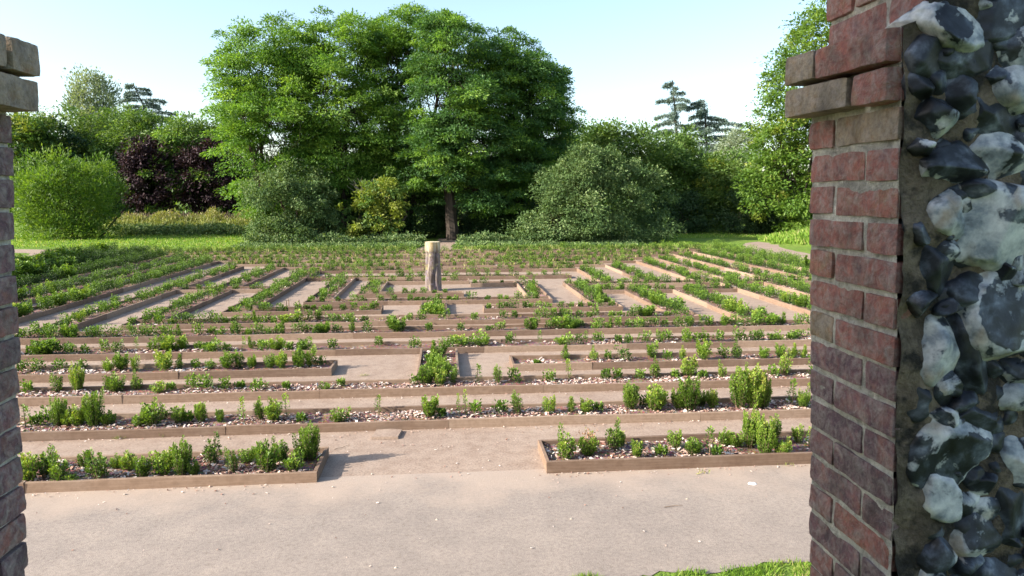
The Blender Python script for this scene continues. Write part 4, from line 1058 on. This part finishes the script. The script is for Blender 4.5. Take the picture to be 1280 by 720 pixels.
bgtree(150, 71, [(155, 235, 34, 44, 0, 2.5)], 'dark', 'dark tree between the round bush and the purple tree', n=150)
for (px, lab, sp) in [(192, 'purple leaved tree nearer the round bush', [(190, 228, 30, 38, 0, 2.2), (182, 200, 16, 20, 0, 1.6)]), (262, 'purple leaved tree nearer the tall clump', [(262, 228, 34, 38, 0, 2.2), (255, 205, 24, 22, 0, 1.6), (285, 245, 20, 24, 0, 1.5)])]:
    b = at(px, 245, 69); b[2] = 0
    tree('purple_tree', tuple(b), lobes_px(sp, 69), 'purple', lab, 'tree', 'purple leaved trees', n=170, cr=.8, per=90, leaf=.28, flat=.7, tr=.18, twigs=8, extra=[('mid', .16, None)])
bgtree(730, 66, [(730, 190, 36, 38, 0, 3), (712, 230, 26, 40, 0, 3)], 'mid', 'green tree just right of the tall clump', n=220)
bgtree(790, 62, [(785, 200, 46, 46, 0, 3.4), (820, 215, 36, 48, 0, 3), (765, 185, 30, 30, 1, 2.6), (815, 250, 40, 36, 0, 3)], 'mid', 'broad green tree behind the large grey green bush', n=420)
bgtree(860, 66, [(855, 220, 34, 50, 0, 3), (880, 235, 34, 44, 0, 3), (840, 195, 26, 30, 0, 2.5)], 'mid', 'green tree in front of the cedars', n=280)
bgtree(905, 62, [(905, 228, 28, 36, 0, 2.5), (890, 255, 30, 24, -1, 2)], 'mid', 'low tree with a yellowish crown right of the cedars', n=200, extra=[('yellow', .12, None)])
bgtree(925, 84, [(925, 185, 22, 22, 0, 3), (915, 200, 20, 22, 0, 2)], 'poplar', 'pale distant tree between the cedars and the right hand tree', n=120)
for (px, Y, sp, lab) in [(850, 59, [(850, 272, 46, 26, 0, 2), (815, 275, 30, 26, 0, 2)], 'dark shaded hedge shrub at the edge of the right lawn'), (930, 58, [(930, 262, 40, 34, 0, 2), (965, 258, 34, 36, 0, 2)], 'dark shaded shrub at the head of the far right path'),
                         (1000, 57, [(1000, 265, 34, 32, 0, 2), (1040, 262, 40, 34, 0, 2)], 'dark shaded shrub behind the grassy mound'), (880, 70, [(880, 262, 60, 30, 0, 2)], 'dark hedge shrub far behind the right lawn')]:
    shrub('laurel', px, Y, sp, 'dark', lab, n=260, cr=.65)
bgtree(1012, 54, [(962, 195, 26, 42, 0, 2), (950, 235, 24, 28, 0, 1.8), (1008, 110, 44, 55, 0, 3.4), (976, 165, 30, 45, -0.5, 2.6), (1026, 60, 34, 50, 0, 3), (1021, 180, 44, 50, 0, 3), (991, 215, 36, 34, 0, 2.4), (1016, 245, 40, 26, -0.5, 2.4), (961, 205, 24, 30, 0, 2), (1066, 130, 50, 90, 1, 4), (1051, 20, 40, 50, 1, 3), (1000, 262, 38, 26, -1, 2.2)], 'acid',
       'tall bright green tree beside the brick wall on the right', n=620, cr=.85, leaf=.26, extra=[('yellow', .1, 'yellowing leaves')], tr=.4)
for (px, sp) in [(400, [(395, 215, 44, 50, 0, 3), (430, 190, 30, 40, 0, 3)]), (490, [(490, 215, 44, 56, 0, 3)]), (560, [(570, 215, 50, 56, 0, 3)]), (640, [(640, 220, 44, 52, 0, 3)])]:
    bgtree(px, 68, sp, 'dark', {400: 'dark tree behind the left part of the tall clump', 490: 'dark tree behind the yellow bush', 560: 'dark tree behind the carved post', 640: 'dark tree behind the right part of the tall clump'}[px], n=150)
# silver poplar
b = at(118, 245, 100); b[2] = 0
tree('poplar', tuple(b), lobes_px([(115, 130, 22, 42, 0, 2.2), (104, 145, 14, 35, 0, 1.6), (130, 140, 14, 38, 0, 1.6), (116, 180, 24, 30, 0, 2.4)], 100), 'poplar', 'pale silvery poplar rising above the trees on the left', 'tree', BG, n=230, cr=.9, per=60, leaf=.34, flat=1.3, tr=.3, twigs=8, updir=.8, droop=0)

# cedars
def cedar(px, Y, pytop, pylow, halfw, lab, lean_px=0, dirs=None, nb=36, seed=0):
    b = at(px, 245, Y); b[2] = 0; s = Y / F
    top = at(px + lean_px, pytop, Y) - b; zl = at(px, pylow, Y)[2]
    root = empty('cedar', tuple(b)); tag(root, lab, 'tree', 'cedars behind the trees')
    t = Geo(); g = Geo()
    n = 9; tt = np.linspace(0, 1, n)[:, None]; pts = np.array([0, 0, -.1]) * (1 - tt) + top * tt; pts[:, 0] = top[0] * tt[:, 0] ** 2
    tube(t, pts, np.linspace(.35, .05, n), 7)
    for k in range(nb):
        f = (k + random.random()) / nb; z = zl + (top[2] - zl) * f; x = top[0] * (z / top[2]) ** 2
        L = halfw * s * (1 - f) ** .6 * random.uniform(.6, 1.15) + .5; a = random.random() * 6.28 if dirs is None else random.choice(dirs) + random.uniform(-.5, .5)
        d = np.array([math.cos(a), math.sin(a) * .8, random.uniform(.1, .3)])
        q = np.linspace(0, 1, 7); br = np.array([x, 0, z]) + d * L * q[:, None]; br[:, 2] -= .28 * L * q ** 2
        tube(t, br, np.linspace(.07, .015, 7), 5)
        m = int(190 * L); u = rng.random(m) ** .8; i = np.clip((u * 6).astype(int), 0, 5); P = br[i] + (br[i + 1] - br[i]) * (u * 6 - i)[:, None]
        wd = .28 * L * (1.05 - u) * .8 + .12
        P = P + np.c_[rng.normal(0, 1, m) * wd * .5, rng.normal(0, 1, m) * wd * .5, -np.abs(rng.normal(0, .16, m))]
        D = d * .6 + rng.normal(0, .5, (m, 3)) - (0, 0, .3)
        V, Q, R = leaf_geo(P, D, rng.normal(0, .5, (m, 3)) + (0, 0, 1), .36 * (.6 + .7 * rng.random(m)), .10, rng.random(m)); g.add(V, Q, rnd=R)
    g.build('crown', M['cedar'], root); t.build('trunk', M['bark'], root)
cedar(848, 92, 100, 215, 46, 'taller cedar with a narrow open top on the right', -8)
cedar(884, 92, 124, 220, 72, 'shorter cedar with wide drooping arms right of the taller cedar', -4)
cedar(214, 96, 104, 200, 46, 'leaning dark cedar arm rising above the trees on the left', -48, dirs=[2.7, 3.1, 3.4, .2], nb=34)

# off-frame trees on the left that throw dappled shade over the outer beds
for (x, y, lab) in [(-27, 15, 'tree at the left side of the garden, nearest one'), (-28, 22.5, 'tree at the left side of the garden, middle one'), (-29, 30, 'tree at the left side of the garden, farthest one')]:
    tree('broadleaf_tree', (x, y, 0), [(x, y, 4.8, 3.2, 4, 2.8), (x + .5, y + 2.5, 3.8, 3, 3, 2.6), (x, y - 2.5, 4, 3, 3, 2.6)], 'mid', lab, 'tree', BG, n=170, cr=.9, per=70, leaf=.3)

# fence with pickets behind the scrub
def fence():
    Y = 66.8
    a = at(150, 245, Y); b = at(330, 245, Y); base = np.array([(a[0] + b[0]) / 2, Y, 0]); W = b[0] - a[0]
    root = empty('picket_fence', tuple(base)); tag(root, 'weathered paling fence half hidden behind the scrub on the left', 'fence')
    g = Geo(); x = -W / 2
    while x < W / 2:
        h = random.uniform(1.6, 1.85); w = .045
        V = [(x - w, -.012, 0), (x + w, -.012, 0), (x + w, .012, 0), (x - w, .012, 0), (x - w, -.012, h - .06), (x + w, -.012, h - .06), (x + w, .012, h - .06), (x - w, .012, h - .06), (x, -.012, h), (x, .012, h)]
        g.add(V, [[0, 1, 5, 4], [1, 2, 6, 5], [2, 3, 7, 6], [3, 0, 4, 7], [5, 6, 9, 8], [4, 8, 9, 7]], [[4, 5, 8], [6, 7, 9]]); x += .15
    g.build('paling', M['slat'], root)
    for z in (.5, 1.4): 
        r = Geo(); r.add([(sx * W / 2, sy, z + sz) for sz in (-.04, .04) for sy in (.016, .06) for sx in (-1, 1)], [[0, 2, 3, 1], [4, 5, 7, 6], [0, 1, 5, 4], [2, 6, 7, 3], [0, 4, 6, 2], [1, 3, 7, 5]]); r.build('rail', M['slat'], root)
fence()
# scrub in front of the fence: bramble, grasses, docks
g = Geo(); m = 0
for Yc, h, n, x0, x1 in ((65.6, 1.9, 9000, 146, 330), (63.5, 1.2, 9000, 120, 345), (61, .7, 6000, 150, 330)):
    A = at(x0, 245, Yc)[0]; B = at(x1, 245, Yc)[0]; X = rng.uniform(A, B, n); Y = Yc + rng.normal(0, .5, n)
    hh = h * (.75 + .55 * nz(X, Y, .7, 2)); z = hh * rng.random(n)
    V, Q, R = leaf_geo(np.stack([X, Y, z], 1), rng.normal(0, .6, (n, 3)) + (0, 0, .9), rng.normal(size=(n, 3)), .28 * (.5 + rng.random(n)), .08, np.clip(.5 * rng.random(n) + .5 * z / 1.9, 0, 1)); g.add(V, Q, rnd=R)
o = g.build('scrub', M['weed']); tag(o, 'overgrown yellowish scrub in front of the paling fence', 'scrub', None, 'stuff')
g = Geo()
n = 9000; X = rng.uniform(at(120, 245, 58)[0], at(345, 245, 58)[0], n); Y = rng.normal(61, 1.0, n); z = .75 * rng.random(n) * (1 + .5 * nz(X, Y, .5, 7))
V, Q, R = leaf_geo(np.stack([X, Y, z], 1), rng.normal(0, .7, (n, 3)) + (0, 0, .4), rng.normal(size=(n, 3)), .2, .12, rng.random(n)); g.add(V, Q, rnd=R)
n = 26000; X = rng.uniform(at(290, 245, 45)[0], at(800, 245, 45)[0], n); Y = 44.0 + 4.5 * rng.random(n) + .3 * rng.normal(size=n); kk = (np.abs(X - (Y - 44) * .1 + .6) > 1.1); X = X[kk]; Y = Y[kk]; n = len(X); z = (.12 + .42 * (Y > 46.6)) * rng.random(n) * (1.1 + nz(X, Y, .6, 3))
V, Q, R = leaf_geo(np.stack([X, Y, z], 1), rng.normal(0, .7, (n, 3)) + (0, 0, .5), rng.normal(size=(n, 3)), .2, .1, rng.random(n)); g.add(V, Q, rnd=R)
o = g.build('undergrowth', M['olive']); tag(o, 'low green undergrowth along the foot of the trees', 'undergrowth', None, 'stuff')

# far backdrop of woodland so that no horizon shows through gaps
g = Geo()
for k in range(46):
    px = -60 + k * 30; Y = 105 + random.uniform(-6, 12); p = at(px, 245, Y)
    crown_leaves(g, [(p[0], Y, 3.5, 4.5, 4, 4.0 + random.uniform(-.6, 1.0))], 34, 1.5, 45, .7, .7, (.5, 1.04), .2)
o = g.build('distant_wood', M['mid']); tag(o, 'distant belt of woodland beyond the garden', 'wood', None, 'stuff')

# dead brush among the clump
g = Geo(); c = at(452, 232, 51)
root = empty('dead_branch', tuple(c)); 
for k in range(22):
    a = random.random() * 6.28; e = np.array([math.cos(a) * random.uniform(.4, 1.3), math.sin(a) * .5, random.uniform(-.5, .9)]); limb(g, (0, 0, -.6), e, .03, .008, 5, .1)
bpy.data.objects.remove(root)
o = g.build('dead_branch', simple('dead_wood', (.27, .23, .19), .9, 10), loc=tuple(c)); tag(o, 'tangle of bare grey twigs caught above the yellow bush', 'branch')

# ------------------------------------------------------------------ light, sky, camera
SUN_AZ = math.atan2(-.95, -.27)   # measured from +Y toward +X
EL = math.radians(27)
w = bpy.data.worlds.new('World'); scene.world = w; w.use_nodes = True; nt = w.node_tree
sky = nt.nodes.new('ShaderNodeTexSky'); sky.sky_type = 'NISHITA'; sky.sun_disc = False
sky.sun_elevation = EL; sky.sun_rotation = SUN_AZ; sky.air_density = 1.0; sky.dust_density = 1.8; sky.ozone_density = 1.0
bg = nt.nodes['Background']; bg.inputs[1].default_value = .15; nt.links.new(sky.outputs[0], bg.inputs[0])
sd = bpy.data.lights.new('sun', 'SUN'); sd.energy = 5.0; sd.angle = math.radians(.55); sd.color = (1, .94, .85)
so = bpy.data.objects.new('sun', sd); COL.objects.link(so)
d = Vector((math.sin(SUN_AZ) * math.cos(EL), math.cos(SUN_AZ) * math.cos(EL), math.sin(EL)))
so.rotation_euler = (-d).to_track_quat('-Z', 'Y').to_euler()

cd = bpy.data.cameras.new('camera'); cam = bpy.data.objects.new('camera', cd); COL.objects.link(cam); scene.camera = cam
cd.sensor_width = 36; cd.lens = F / 1280 * 36; cd.clip_start = .05; cd.clip_end = 3000
cam.location = (0, 0, H); cam.rotation_euler = (math.pi / 2 - PITCH, 0, -YAW)
cd.dof.use_dof = True; cd.dof.focus_distance = 14; cd.dof.aperture_fstop = 13
scene.view_settings.view_transform = 'Standard'; scene.view_settings.look = 'None'; scene.view_settings.gamma = 1
scene.view_settings.exposure = 1.25
scene.cycles.max_bounces = 6; scene.cycles.diffuse_bounces = 3; scene.cycles.transmission_bounces = 3
print('plants', len(PLANTS), 'polys', sum(len(o.data.polygons) for o in COL.objects if o.type == 'MESH'))
